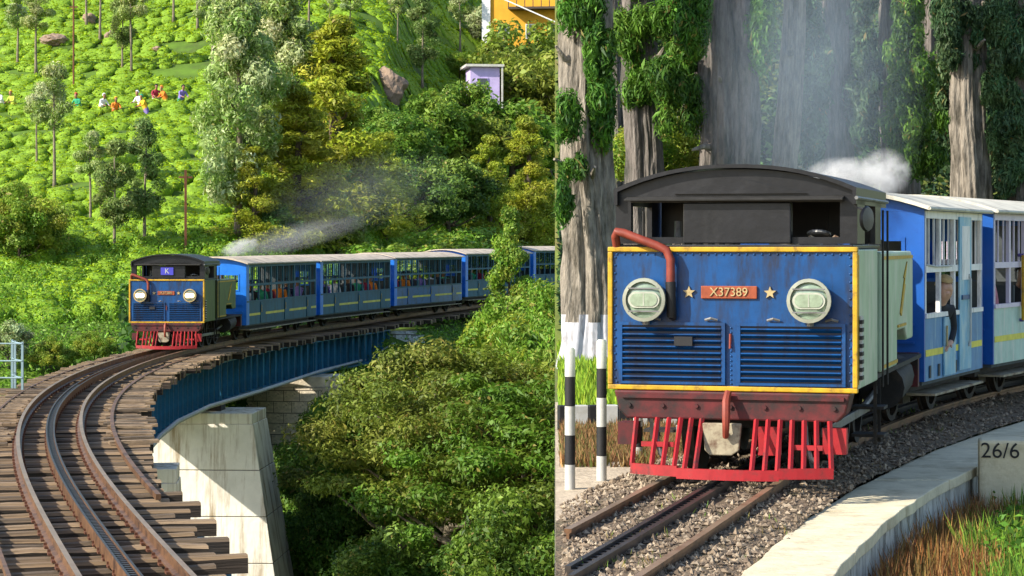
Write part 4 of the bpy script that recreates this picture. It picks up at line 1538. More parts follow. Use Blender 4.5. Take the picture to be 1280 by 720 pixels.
def put_px(kd, name, u, vb, vt, label, cat='tree', group=None, sxy=1.0, sink=.1, d=None):
    if d is None:
        X, Y, z = ground_hit(u, vb)
    else:
        X, Y = (u - 640) / FPX * d, d
        z = gz(X, Y)
        vb = HZ + (CZ - z) / d * FPX
    h = (vb - vt) / FPX * Y
    return put(kd, name, (X, Y, z - sink), h + sink, random.uniform(0, 6.28), label, cat, group, sxy)


SG = 'slender silver oaks among the tea'
for (kd, u, vb, vt, lab, w) in [
    ('grev0', 22, 84, -6, 'silver oak at the far corner of the tea slope beside the boulder', 1.1),
    ('grev1', 45, 94, -10, 'tall silver oak just before the flat boulder on the slope', 1.1),
    ('grev2', 68, 242, 86, 'silver oak with a lone round crown above the tea pickers', .85),
    ('grev0', 46, 214, 104, 'thin silver oak half behind the round crowned one', .8),
    ('grev1', 113, 282, 166, 'short silver oak left of the dark twin tree above the engine', .95),
    ('dgrev0', 143, 320, 182, 'slim leafy silver oak directly above the engine cab', .95),
    ('dgrev1', 181, 312, 158, 'dark green silver oak beside the rusty post', .95),
    ('grev2', 108, 37, -75, 'thin silver oak trunk crossing the upper slope by the pale stones', .9),
    ('grev0', 125, 54, -62, 'silver oak trunk next to the pale stones near the ridge', .9),
    ('dgrev0', 153, 88, -14, 'straight one of two crossing silver oaks on the upper slope', .85),
    ('grev1', 164, 94, -30, 'bent one of two crossing silver oaks on the upper slope', .85),
    ('grev2', 217, 30, -80, 'bare trunked silver oak left of a pair near the ridge', .9),
    ('grev0', 247, 40, -75, 'bare trunked silver oak right of a pair near the ridge', .9),
    ('grev1', 266, 84, -18, 'silver oak standing left of the big silvery tree', 1.1),
    ('grev1', 284, 60, -8, 'silver oak behind the top of the big silvery tree', 1.3),
    ('grev2', 386, 38, -70, 'silver oak trunk behind the dark conifer top', .9),
    ('grev0', 438, 46, -14, 'pale bushy silver oak over the conifer tip', 1.25),
    ('grev2', 412, 40, -8, 'small silver oak beside the pale bushy one', 1.0),
    ('grev1', 497, 58, -14, 'silver oak between the conifer and the leafy twins', .9),
    ('dgrev1', 528, 112, 0, 'leafy silver oak beside the brown rock outcrop', .95),
    ('grev2', 575, 68, -16, 'silver oak in front of the white corner of the orange house', 1.0),
]:
    put_px(kd, 'silver_oak_tree', u, vb, vt, lab, 'tree', SG, w)
put_px('biggrev', 'silver_oak_tree', 298, 300, -6, 'big silvery oak with white tipped foliage behind the engine smoke', sxy=.8)
put_px('biggrev', 'silver_oak_tree', 352, 250, -20, 'second big silvery oak close behind the conifer', sxy=.85)
put_px('conifer', 'conifer_tree', 418, 284, 28, 'tall olive yellow conifer behind the first coaches', sxy=1.25)
put_px('conifer', 'conifer_tree', 372, 312, 112, 'smaller yellow green conifer in front of the silvery oaks', sxy=1.4)
put_px('conifer1', 'conifer_tree', 318, 312, 186, 'bushy yellow green conifer above the engine smoke', sxy=1.35)
put_px('conifer1', 'conifer_tree', 478, 300, 168, 'broad olive conifer behind the second coach', sxy=1.4)
put_px('conifer1', 'conifer_tree', 612, 312, 172, 'brown tinged conifer above the third coach', sxy=1.0)
put_px('conifer', 'conifer_tree', 660, 318, 150, 'dark conifer at the end of the visible train', sxy=1.1)
put_px('lime0', 'round_shrub', 24, 334, 228, 'tall rounded yellow green shrub at the edge of the tea', 'shrub', sxy=1.0)
put_px('lime0', 'round_shrub', 48, 318, 262, 'small bright shrub beside the tall rounded one', 'shrub')
put_px('pale', 'flowering_bush', 10, 462, 404, 'pale flowering bush behind the blue railing', 'bush')
put_px('lime1', 'flowering_bush', 62, 470, 424, 'bright fern clump between the railing and the engine', 'bush')
put_px('lime0', 'flowering_bush', 118, 462, 418, 'low bright bush just left of the engine front', 'bush')
for (kd, u, vb, vt, lab, w) in [
    ('broad2', 520, 300, 208, 'dark leafy tree in the smoke above the second coach', 1.15),
    ('broad0', 440, 306, 222, 'dense green tree directly behind the engine smoke', 1.15),
    ('broad1', 390, 312, 232, 'olive leafy tree over the first coach roof', 1.15),
    ('broad2', 560, 296, 198, 'darkest leafy tree between the two brown conifers', 1.15),
    ('broad0', 498, 232, 140, 'green tree below the brown rock outcrop', 1.1),
    ('broad0', 545, 210, 118, 'green tree left of the lilac house', 1.1),
    ('broad1', 590, 236, 140, 'olive tree below the lilac house', 1.2),
    ('broad0', 640, 240, 124, 'green tree right below the lilac house', 1.2),
    ('broad1', 662, 170, 28, 'tall olive tree covering the orange house front', 1.0),
    ('broad1', 684, 220, 70, 'olive tree leaning at the picture divide above the train', 1.0),
    ('pale', 612, 62, 6, 'pale creeper covered tree beside the white house corner', 1.25),
    ('pale', 636, 40, -2, 'pale creeper under the balcony of the orange house', 1.0),
    ('lime0', 575, 100, 66, 'bright shrub beside the lilac house wall', 1.3),
    ('lime1', 540, 150, 112, 'bright shrub below the leafy silver oak', 1.3),
    ('broad0', 470, 190, 132, 'rounded green shrub at the foot of the rock outcrop', 1.2),
    ('broad2', 690, 315, 236, 'dark tree above the last visible coach', 1.1),
    ('broad1', 420, 330, 262, 'olive bush just over the coach roofs', 1.1),
    ('broad2', 345, 318, 258, 'dark bush behind the engine chimney', 1.1),
    ('broad1', 636, 190, 64, 'olive tree beside the right wall of the lilac house', .9),
    ('broad0', 588, 200, 100, 'green tree covering the foot of the lilac house', .9),
    ('lime1', 604, 140, 98, 'bright shrub hiding the foot of the lilac house', 1.2),
    ('pale', 628, 150, 92, 'pale shrub at the right corner of the lilac house', 1.0),
    ('broad0', 585, 170, 122, 'round green bush under the lilac house', 1.3),
    ('broad0', 668, 300, 230, 'green tree between the last two conifers', 1.2),
]:
    put_px(kd, 'leafy_tree', u, vb, vt, lab, 'tree', 'leafy trees behind the bridge train', w)
for (kd, u, vt, d, lab, w) in [
    ('lime0', 470, 304, 96, 'bright bush peeping over the second coach', 1.6), ('lime1', 520, 292, 101, 'bright bush over the gap of two coaches', 1.6),
    ('lime0', 565, 288, 106, 'bright bush above the third coach roof', 1.6), ('lime1', 608, 286, 112, 'bright bush above the fourth coach', 1.6),
]:
    put_px(kd, 'roadside_bush', u, 0, vt, lab, 'bush', 'bright bushes along the far side of the line', w, d=d)
for (kd, u, vt, d, lab, w) in [
    ('climber', 637, 268, 92, 'tall climbing bush rising in front of the fourth coach', .9),
    ('lime0', 634, 366, 80, 'bright yellow green bush at the abutment end', 1.15), ('lime1', 664, 352, 84, 'bright bush under the climbing bush', 1.15),
    ('lime0', 690, 352, 78, 'lime bush at the picture divide below the train', 1.15), ('lime1', 640, 404, 74, 'yellowish bush lower on the embankment', 1.1),
    ('lime0', 672, 400, 72, 'bright bush halfway down the embankment', 1.1), ('lime1', 696, 412, 70, 'bright bush low at the picture divide', 1.0),
    ('lime1', 640, 440, 66, 'dense bush above the flat topped tree', 1.1), ('broad1', 676, 455, 64, 'olive bush beside the flat topped tree', 1.0),
    ('broad0', 622, 452, 72, 'green bush at the foot of the wing wall', .9),
]:
    X, Y = (u - 640) / FPX * d, d
    z = gz(X, Y)
    h0 = K[kd][2]
    ztop = CZ - (vt - HZ) / FPX * d
    h = max(1.4, min(ztop - z, 5.2))
    put(kd, 'embankment_bush', (X, Y, ztop - h), h, random.uniform(0, 6.28), lab, 'bush', 'bushes on the embankment below the train', w * min(1.6, h0 / h * (1.0 if h < h0 else 1.05)))
for (kd, u, vt, d, h, lab, w) in [
    ('acacia', 560, 456, 60, 9.0, 'wide flat topped olive tree with pale limbs filling the ravine', 1.0),
    ('acacia1', 655, 492, 56, 8.0, 'layered tree in shade at the picture divide', 1.0),
    ('acacia1', 490, 478, 64, 7.0, 'layered tree between the stone pier and the flat topped tree', .8),
    ('ravine0', 405, 492, 69, 7.0, 'dark leafy tree beside the big concrete pier', .62),
    ('ravine1', 428, 585, 63, 5.5, 'bright leafy tree at the foot of the concrete pier', .75),
    ('ravine1', 505, 560, 66, 6.0, 'bright leafy tree in the middle of the ravine', 1.0),
    ('ravine0', 440, 515, 66, 6.5, 'dark tree behind the bright ravine trees', .9),
    ('ravine1', 500, 655, 52, 4.5, 'nearest bright leafy tree at the bottom of the ravine', 1.1),
    ('ravine0', 640, 660, 50, 4.5, 'dark low tree under the flat topped tree', 1.0),
    ('ravine0', 672, 600, 48, 5.5, 'dark leafy tree low at the picture divide', .9),
    ('ravine0', 350, 515, 74, 6.0, 'leafy tree glimpsed behind the concrete pier', .9),
    ('ravine1', 545, 560, 70, 6.0, 'leafy tree behind the trunk of the flat topped tree', 1.0),
]:
    X, Y = (u - 640) / FPX * d, d
    ztop = CZ - (vt - HZ) / FPX * d
    put(kd, 'ravine_tree', (X, Y, ztop - h), h, random.uniform(0, 6.28), lab, 'tree', 'trees in the ravine', w)

# ------------------------------------------------------------------ posts, boulders, houses, pickers
X, Y, z = ground_hit(232, 318)
pp = thing('rail_post', (X, Y, z), 0.2, 'rusty old rail standing as a line post above the engine', 'post')
hh = 105 / FPX * Y
MB().span(-.05, .05, -.05, .05, -.3, hh).build('pole', 'rust_post', pp)
MB().span(-.28, .28, -.04, .04, hh - .35, hh - .27).build('cross_arm', 'rust_post', pp)
X, Y, z = ground_hit(92, 112)
pp = thing('line_post', (X, Y, z), 0, 'thin rusty line post high on the tea slope', 'post')
hh = 112 / FPX * Y
MB().tube([(0, 0, -.3), (0, 0, hh)], .06, 8).build('pole', 'rust_post', pp)
MB().span(-.25, .25, -.03, .03, hh - .5, hh - .42).build('cross_arm', 'rust_post', pp)


def boulder(u, v, wpx, hpx, label, seed):
    X, Y, z = ground_hit(u, v + hpx / 2)
    s = Y / FPX
    r = np.random.default_rng(seed)
    bm = bmesh.new()
    bmesh.ops.create_icosphere(bm, subdivisions=4, radius=1)
    ks = r.normal(size=(9, 3))
    for q in bm.verts:
        c = np.array(q.co)
        f = 1.0
        for k in ks:
            k = k / np.linalg.norm(k)
            f = min(f, .72 / max(.3, float(c @ k)) if c @ k > .72 else f)
        f += .05 * math.sin(c[0] * 7 + c[2] * 9) + .03 * math.sin(c[1] * 15 + c[2] * 4)
        f += .34 * (float(fbm(np.float64(c[0] * 2.3 + c[1] * 1.7 + seed), np.float64(c[2] * 3.1 + c[1]), seed, 3)) - .5)
        q.co = Vector(c * f)
    me = bpy.data.meshes.new('boulder')
    bm.to_mesh(me)
    bm.free()
    me.materials.append(M['boulder'])
    o = link('boulder', me)
    o.location = (X, Y, z + hpx * s * .32)
    o.scale = (wpx * s * .56, wpx * s * .5, hpx * s * .62)
    tag(o, label, 'boulder', 'boulders on the tea slope')


boulder(486, 104, 44, 44, 'big brown rock outcrop beside the conifer', 1)
boulder(68, 48, 32, 16, 'flat brown boulder high on the tea slope', 2)
boulder(112, 22, 18, 14, 'pale stone among the trunks near the ridge', 3)
boulder(138, 44, 14, 16, 'upright pale slab leaning by the crossing silver oaks', 4)
boulder(196, 62, 12, 7, 'small dark stone in the middle of the upper tea', 5)


def window(parent, x, y, z, w, h, frame='wall_white'):
    f = MB().span(x - w / 2 - .06, x + w / 2 + .06, y - .05, y - .005, z - .06, z + h + .06).build('window', frame, parent)
    MB().span(x - w / 2, x + w / 2, y - .07, y - .052, z, z + h).build('pane', 'glass', f)


# orange house with balcony at the top of the slope
X, Y = (652 - 640) / FPX * 186, 186
z = CZ + (305 - 28) / FPX * 186
hs = thing('orange_house', (X, Y, z), R(-6), 'orange house with white corner and timber balcony at the top of the slope', 'house')
MB().span(-2.6, 4.5, 0, 6, -3, 4.8).build('wall', 'wall_orange', hs)
MB().span(-3.3, -2.602, -.2, 5.8, -3, 4.9).build('corner_wall', 'wall_white', hs)
MB().prism([(-3.7, 4.9), (4.9, 4.9), (.6, 6.6)], 'y', -.8, 6.4).build('roof', 'roof_sheet', hs)
MB().span(-1.0, 4.5, -1.3, -.01, 1.0, 1.18).build('balcony_floor', 'wood_dark', hs)
MB().span(-1.0, 4.5, -1.32, -1.26, 1.95, 2.05).build('balcony_rail', 'wood_dark', hs)
for k in range(9):
    MB().span(-1.0 + k * .68, -.93 + k * .68, -1.31, -1.25, 1.18, 1.95).build('baluster', 'wood_dark', hs)
for x in (0.2, 2.0, 3.6):
    window(hs, x, 0, 2.1, .9, 1.2)
for x in (-1.5, .8, 2.6):
    window(hs, x, 0, -1.3, .8, 1.1)
MB().tube([(-1.6, -1.4, 1.9), (3.5, -1.6, -.4)], .06, 6).build('stair_rail', 'wall_white', hs)
X, Y = (601 - 640) / FPX * 160, 160
z = CZ + (305 - 112) / FPX * 160
h2 = thing('lilac_house', (X, Y, z), R(8), 'small lilac house with pale flat roof edge among the shrubs', 'house')
MB().span(-.75, 1.35, 0, 3, -3, 1.62).build('wall', 'wall_lilac', h2)
MB().span(-1.1, 1.65, -.35, 3.2, 1.63, 1.80).build('roof', 'roof_sheet', h2)
window(h2, .1, 0, .1, .7, .7, 'wall_lilac')
MB().span(1.45, 1.57, -.30, -.2, -3, 1.62).build('post', 'roof_sheet', h2)

cl = ['green', 'white', 'orange', 'white', 'yellow', 'crimson', 'orange', 'violet', 'white', 'lime']
scf = ['red', 'white', 'yellow', 'white', 'green', 'black', 'orange', 'black', 'white', 'yellow']
wd_ = ['tea picker in green with a red scarf, at the end of the row', 'tea picker in white beside the one in orange', 'tea picker in orange with a yellow scarf', 'tea picker in white just behind the one in yellow',
       'tea picker in bright yellow in the middle of the row', 'tea picker in dark red higher up the slope', 'tea picker in orange higher up the slope', 'tea picker in violet under the big silvery oak',
       'tea picker in white at the far edge of the slope', 'tea picker in pale lime at the far edge of the slope']
for k, (u, v) in enumerate([(101, 132), (129, 133), (146, 136), (178, 129), (184, 133), (196, 121), (209, 122), (228, 121), (4, 126), (20, 128)]):
    X, Y, z = ground_hit(u, v + 4)
    person('pick', (X, Y - .6, z - .98), R(random.uniform(-60, 60)), 'cloth_' + cl[k], wd_[k], 'tea pickers on the slope', hair='cloth_' + scf[k], lower='cloth_' + cl[(k + 3) % 10], scarf=True, scale=1.12)

# ================================================================== THE NEAR TERRACE: second line, station edge, cypress wood
EDGE = 53.5 / FPX                                  # the terrace's retaining edge runs straight away from the viewer


def ex(Y):
    return EDGE * np.asarray(Y, float)


_bp = np.array([(11.0, -0.55), (13.0, -0.04), (14.6, 0.53), (16.4, 1.16), (18.2, 1.80), (20.9, 2.50), (23.4, 3.25), (26.6, 4.70), (30.0, 6.45), (34.0, 8.7), (40.0, 12.3)])


_bpf = np.polyfit(_bp[:, 0] - 22, _bp[:, 1], 5)


def bz(Y):
    return 0.93 - 0.022 * max(0.0, 18.6 - Y) + 0.004 * max(0.0, Y - 18.6)


def bpos(Y, off=0.0, z=0.0):
    f = lambda q: float(np.polyval(_bpf, q - 22))
    t = Vector((f(Y + .1) - f(Y - .1), .2, 0)).normalized()
    return Vector((f(Y) + t.y * off, Y - t.x * off, bz(Y) + z))


def bhead(Y):
    f = lambda q: float(np.polyval(_bpf, q - 22))
    return math.atan2(f(Y + .1) - f(Y - .1), .2)


# platform edge strip, inner and outer side (Y, X)
_si = np.array([(10.5, .55), (12.5, 1.0), (14.17, 1.46), (16.8, 2.17), (19.15, 2.95), (22.5, 4.22), (25.2, 5.45), (29, 7.3), (36, 11.4)])
_so = np.array([(10.5, 1.15), (12.5, 1.62), (14.17, 2.04), (16.8, 2.80), (19.15, 3.62), (22.5, 5.0), (25.2, 6.3), (29, 8.2), (36, 12.3)])
ZP = 0.77


def near_z(X, Y):
    z = .70 - .022 * np.maximum(0, 18.6 - Y) - .05
    so = np.interp(Y, _so[:, 0], _so[:, 1])
    z = np.where(X > so - .25, .12 + .10 * fbm(X * .8, Y * .8, 3), z)
    z = z + .03 * (fbm(X * 1.5, Y * 1.5, 7) - .5)
    bank = np.clip(Y - 46.5, 0, 30) * .62 + 1.3 * (fbm(X / 3, Y / 3, 12) - .5) * np.clip((Y - 46) / 4, 0, 1)
    return z + np.maximum(0, bank)


ys = np.concatenate([np.arange(9.0, 40, .35), np.arange(40, 66.1, .8)])
kx = np.concatenate([np.arange(0, 9, .22), np.arange(9, 30, .9)])
Yg = np.repeat(ys[:, None], len(kx), 1)
Xg = ex(Yg) + .004 + kx[None, :]
Zg = near_z(Xg, Yg)
# the retaining wall that carries the terrace edge above the ravine
_wy = ys[ys < 47]
_wz = np.linspace(-13, .60, 20)
_WY = np.repeat(_wy[:, None], 20, 1)
o = link('retaining_wall', grid_mesh('retaining_wall', ex(_WY) + .003 + .0 * _WY, _WY, np.repeat(_wz[None], len(_wy), 0), 'wall_stained'))
tag(o, 'stained retaining wall along the open edge of the near terrace', 'wall')
# skirt of the ground sheet
Xg = np.concatenate([Xg[:, :1], Xg], 1)
Yg = np.concatenate([Yg[:, :1], Yg], 1)
Zg = np.concatenate([np.full((len(ys), 1), -13.0), Zg], 1)
Xg = np.concatenate([Xg, Xg[-1:]], 0)
Yg = np.concatenate([Yg, Yg[-1:] + .05], 0)
Zg = np.concatenate([Zg, np.full((1, Zg.shape[1]), -13.0)], 0)
o = link('terrace_ground', grid_mesh('terrace_ground', Xg, Yg, Zg, 'grass_ground', smooth=False))
tag(o, 'grassy terrace carrying the second railway line, with a wooded bank behind', 'ground', kind='structure')

# ballast bed and the sandy path beside it
yb = np.arange(9.2, 38, .2)
cr = np.array([[bpos(q, 0).x, bpos(q, 0).y] for q in yb])


def strip_mesh(name, lo, hi, zf, mname, y, nx=12, jag=0.0):
    kx = np.linspace(0, 1, nx)
    Y = np.repeat(y[:, None], nx, 1)
    X = lo(y)[:, None] * (1 - kx) + hi(y)[:, None] * kx
    X = np.maximum(X, ex(Y) + .006)
    return link(name, grid_mesh(name, X, Y, zf(X, Y), mname))


f_si = lambda y: np.interp(y, _si[:, 0], _si[:, 1]) + .03
f_bl = lambda y: np.maximum(ex(y) + .006, np.interp(y, [9, 14, 16.5, 18.5, 21, 25, 30, 38], [0, .05, .30, .80, 1.55, 2.5, 4.6, 9.2]))
def zbal(X, Y):
    c = np.polyval(_bpf, Y - 22)
    q = np.clip(1.25 - np.abs(X - c), 0, .5)
    zb_ = np.vectorize(bz)(Y)
    return zb_ - .16 + .17 * q + .035 * (fbm(X * 9, Y * 9, 4) - .5)
o = strip_mesh('ballast', f_bl, f_si, zbal, 'ballast', yb, 26)
tag(o, 'brown stone ballast bed under the near line', 'ballast', kind='structure')
yp = np.arange(9.2, 30, .3)
o = strip_mesh('sandy_path', lambda y: ex(y) + .006, lambda y: np.interp(y, [9, 14, 16.5, 18.5, 21, 25, 30], [.0, .06, .34, .92, 1.6, 2.4, 3.6]) + .12, lambda X, Y: .735 - .022 * np.maximum(0, 18.6 - Y) + .004 * fbm(X * 3, Y * 3, 2), 'path_sand', yp, 8)
tag(o, 'trodden sandy path beside the striped posts', 'path', kind='structure')

tb = thing('railway_track', (0, 0, 0), 0, 'rails with a dark centre rack curving in front of the near engine', 'track', kind='structure')
okp = lambda p: p.x > EDGE * p.y + .07
for s in (-1, 1):
    rail('rail', s * GA, 9.5, 38, parent=tb, posf=bpos, step=.1, ok=okp)
for s in (-1, 1):
    rail('rack_bar', s * .055, 9.5, 38, [(-.02, 0), (.02, 0), (.02, .14), (-.02, .14)], -.15, ('rack_dark', 'rack_dark'), parent=tb, posf=bpos, step=.1, ok=okp)
mb = MB()
y = 12.0
while y < 19:
    p = bpos(y, 0, -.06)
    if p.x > EDGE * y + .12:
        mb.box(p.x, p.y, p.z, .08, .05, .06, 0, Matrix.Rotation(-bhead(y), 3, 'Z'))
    y += .11
mb.build('rack_teeth', 'rack_dark', tb)
y = 10.5
i = 0
while y < 37:
    l = -.85
    p0 = bpos(y, -.85)
    while l < .3 and not okp(bpos(y, l)):
        l += .1
    if l < .3:
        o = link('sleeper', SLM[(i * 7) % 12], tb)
        o.location = bpos(y, (l + .85) / 2, -.155)
        o.rotation_euler = (0, 0, -bhead(y))
        o.scale = (.85 - l, .9, .8)
        for s in (-GA, GA):
            if s - .15 > l:
                c = link('rail_chair', CHM, tb)
                c.location = bpos(y, s, -.152)
                c.rotation_euler = (0, 0, -bhead(y))
    y += .62
    i += 1
# loose stones on the ballast
def stones(n):
    bm = bmesh.new()
    for q in ((1, 0, 0), (-1, 0, 0), (0, 1, 0), (0, -1, 0), (0, 0, 1), (0, 0, -1)):
        bm.verts.new(q)
    bm.verts.ensure_lookup_table()
    for q in ((0, 2, 4), (2, 1, 4), (1, 3, 4), (3, 0, 4), (2, 0, 5), (1, 2, 5), (3, 1, 5), (0, 3, 5)):
        bm.faces.new([bm.verts[w] for w in q])
    bm.verts.index_update()
    base = np.array([q.co[:] for q in bm.verts])
    fc = np.array([[q.index for q in f.verts] for f in bm.faces])
    bm.free()
    Y = 12.2 + 17 * rng.random(n) ** 1.7
    lo, hi = f_bl(Y) - .25, f_si(Y) + .02
    X = lo + (hi - lo) * rng.random(n)
    k = X > ex(Y) + .05
    X, Y = X[k], Y[k]
    n = len(X)
    z = zbal(X, Y)
    s = .011 + .020 * rng.random(n) ** 2
    V, F = [], []
    sc_ = s[:, None, None] * rng.uniform(.6, 1.3, (n, 1, 3))
    V = base[None] * sc_ * (1 + .25 * rng.normal(size=(n, len(base), 1)))
    a = rng.random(n) * 6.28
    ca, sa = np.cos(a)[:, None], np.sin(a)[:, None]
    Vx = V[:, :, 0] * ca - V[:, :, 1] * sa
    Vy = V[:, :, 0] * sa + V[:, :, 1] * ca
    W = np.stack([Vx + X[:, None], Vy + Y[:, None], V[:, :, 2] * .8 + (z + s * .3)[:, None]], -1).reshape(-1, 3)
    Fc = (fc[None] + (np.arange(n) * len(base))[:, None, None]).reshape(-1, 3)
    me = bpy.data.meshes.new('ballast_stones')
    me.from_pydata(W.tolist(), [], Fc.tolist())
    for q in range(3):
        me.materials.append(M['stone_%d' % q])
    me.polygons.foreach_set('material_index', np.repeat(rng.integers(0, 3, n), len(fc)).astype(np.int32))
    o = link('ballast_stones', me)
    tag(o, 'loose brown ballast stones between and beside the near rails', 'stones', kind='stuff')


stones(17000)

# cream topped platform edge wall, in slabs
pw = thing('platform_edge', (0, 0, 0), 0, 'curving cream topped platform edge wall with stained side', 'wall')
yy_ = list(np.arange(9.4, 30.0, 1.15))
for a, b in zip(yy_[:-1], yy_[1:]):
    q = np.linspace(a + .006, b - .006, 5)
    I = [(float(np.interp(t, _si[:, 0], _si[:, 1])) + random.uniform(-.012, .012), t) for t in q]
    O = [(float(np.interp(t, _so[:, 0], _so[:, 1])) + random.uniform(-.014, .014), t) for t in q]
    dz = random.uniform(-.004, .004)
    MB().prism(I + O[::-1], 'z', ZP - .09 + dz, ZP + dz).build('coping_slab', 'platform_cream', pw, bevel=.008)
    I2 = [(x + .05, t) for x, t in I]
    O2 = [(x - .035, t) for x, t in O]
    MB().prism(I2 + O2[::-1], 'z', -.3, ZP - .092 + dz).build('wall_face', 'wall_stained', pw)

# marker stone with lettering
mk = thing('distance_marker', at(1256, 588, 20.6), R(-10), 'white painted marker stone lettered 26/6 by the platform edge', 'marker')
mk.location.z = .05
mk.location.x = (1254 - 640) / FPX * 20.6
MB().span(-.22, .36, -.07, .30, 0, 1.0).build('block', 'platform_cream', mk, bevel=.03)
t = link('lettering', text_mesh('26/6', .20, .004, 'black_band'), mk)
t.rotation_euler = (R(90), 0, 0)
t.location = (-.03, -.076, .90)

# ------------------------------------------------------------------ the near train
LF = bpos(18.2)
LF.x = (914.5 - 640) / FPX * 18.2
lb = thing('steam_locomotive', LF, -R(16), 'large blue fronted steam locomotive with unlit headlamps by the platform', 'locomotive')
make_loco(lb, False, 'X37389', 'loco_pale_green')
lb.rotation_euler = (0, 0, -R(16))
C1 = dict(end='coach_blue', lower='coach_sky', post='coach_cream', stripe='stripe_yellow', roof='roof_cream', door='coach_door')
C2 = dict(end='coach_blue', lower='coach_pale', post='coach_lilac', stripe='stripe_yellow', roof='roof_cream', door='coach_pale')
c1h = R(23.5)
c1 = thing('railway_coach', (3.38, 23.75, bz(23.7)), -c1h, 'short cream and pale green coach right behind the near engine', 'coach', 'coaches of the near train')
make_coach(c1, 2.95, 4, 3, C1)
c2h = R(27)
c2 = thing('railway_coach', (4.80, 26.95, bz(27)), -c2h, 'second cream coach of the near train with yellow grab pole', 'coach', 'coaches of the near train')
make_coach(c2, 7.5, 10, 4, C2)


def loc_in(c, h, p):
    return Matrix.Rotation(-h, 3, 'Z') @ Vector(p) + Vector(c.location)


MB().tube([(1.05, 1.25, .95), (1.05, 1.25, 1.75)], .03, 8).build('grab_pole', 'yellow_paint', c2)
for z in (.95, 1.75):
    MB().tube([(.98, 1.25, z), (1.05, 1.25, z)], .02, 8).build('pole_bracket', 'coach_purple', c2)
MB().tube([(1.03, 2.06, .75), (1.05, 2.06, .82), (1.05, 2.06, 1.5), (1.03, 2.06, 1.56)], .014, 8).build('grab_rail', 'white_paint', c1)
dr = MB().span(1.007, 1.024, 1.62, 2.22, .50, 2.2).build('door', 'coach_door', c1)
MB().span(1.0245, 1.03, 1.72, 2.12, 1.5, 2.1).build('door_pane', 'coach_cream', dr)
MB().span(1.0245, 1.04, 1.70, 2.14, 1.28, 1.33).build('door_bar', 'coach_mid_blue', dr)
for k in range(4):
    MB().span(1.007, 1.012, .2 + k * .42, .28 + k * .42, .49, .62).build('vent_slot', 'interior', c1)
MB().tube([(1.005, .1, 1.68), (1.02, .5, 1.66), (1.02, 1.2, 1.66)], .010, 6).build('curtain_rail', 'white_paint', c1)
pl_ = person('lean', loc_in(c1, c1h, (.80, 1.1, .82)), -c1h + R(48), 'cloth_black', 'fair haired passenger in dark jacket leaning out of the short coach', 'passengers of the near train', 'skin_pale', 'hair_fair')
pl_.rotation_euler.x = R(20)
pl_ = person('lean', loc_in(c2, c2h, (.78, 1.75, .90)), -c2h + R(48), 'cloth_black', 'dark dressed passenger resting an arm on the sill beside the yellow pole', 'passengers of the near train', 'skin')
pl_.rotation_euler.x = R(16)
person('sit', loc_in(c2, c2h, (.60, .72, .86)), -c2h + R(8), 'cloth_pink', 'passenger in pink sitting before the yellow pole', 'passengers of the near train', 'skin_pale')
person('sit', loc_in(c1, c1h, (.30, .45, .80)), -c1h + R(20), 'cloth_navy', 'passenger in navy sitting deep inside the short coach', 'passengers of the near train', 'skin')

# ------------------------------------------------------------------ striped posts and low striped kerb
for (u, d, h, lab) in ((712.5, 19.3, 1.26, 'black and white striped post standing furthest from the near engine'),
                       (752, 20.0, 1.30, 'black and white striped post right beside the engine corner'),
                       (797.5, 21.6, .98, 'short striped post mostly hidden behind the engine')):
    p = thing('striped_post', ((u - 640) / FPX * d, d, .70), 0, lab, 'post', 'striped posts along the path')
    n = 5
    for k in range(n):
        z0, z1 = h * k / n, h * (k + 1) / n - .002
        MB().lathe([(.046, z0), (.046, z1)] if k < n - 1 else [(.046, z0), (.046, z1 - .02), (.03, z1)], (0, 0, 0), (0, 0, 1), 14).build('post_band', 'white_paint' if k % 2 == 0 else 'black_band', p, smooth=True)
kb = thing('striped_kerb', (0, 0, 0), 0, 'low black and white striped kerb between grass and brown weeds', 'kerb')
k = 0
xk = .52
while xk < 2.6:
    MB().box(xk + .085, 25.4 + .15 * (xk - .5), .84, .165, .14, .36, 0, Matrix.Rotation(.15, 3, 'Z')).build('kerb_block', 'white_paint' if k % 2 else 'black_band', kb, bevel=.01)
    xk += .17
    k += 1


# ------------------------------------------------------------------ grass
def blades(name, X, Y, Z, h, w, cols, label, lean=.35, cat='grass'):
    n = len(X)
    a = rng.random(n) * 6.283
    T = np.stack([np.cos(a) * lean * rng.random(n), np.sin(a) * lean * rng.random(n), np.ones(n)], 1)
    Nn = np.stack([-np.sin(a), np.cos(a), np.zeros(n)], 1)
    hh = h * rng.uniform(.5, 1.3, n)
    P = np.stack([X, Y, Z + hh * .42], 1)
    me = leaf_mesh(name, P, Nn, hh, w * rng.uniform(.6, 1.4, n), pal(cols, n, .22), 'blade', T=T, curl=.12)
    return tag(link(name, me), label, cat, kind='stuff')


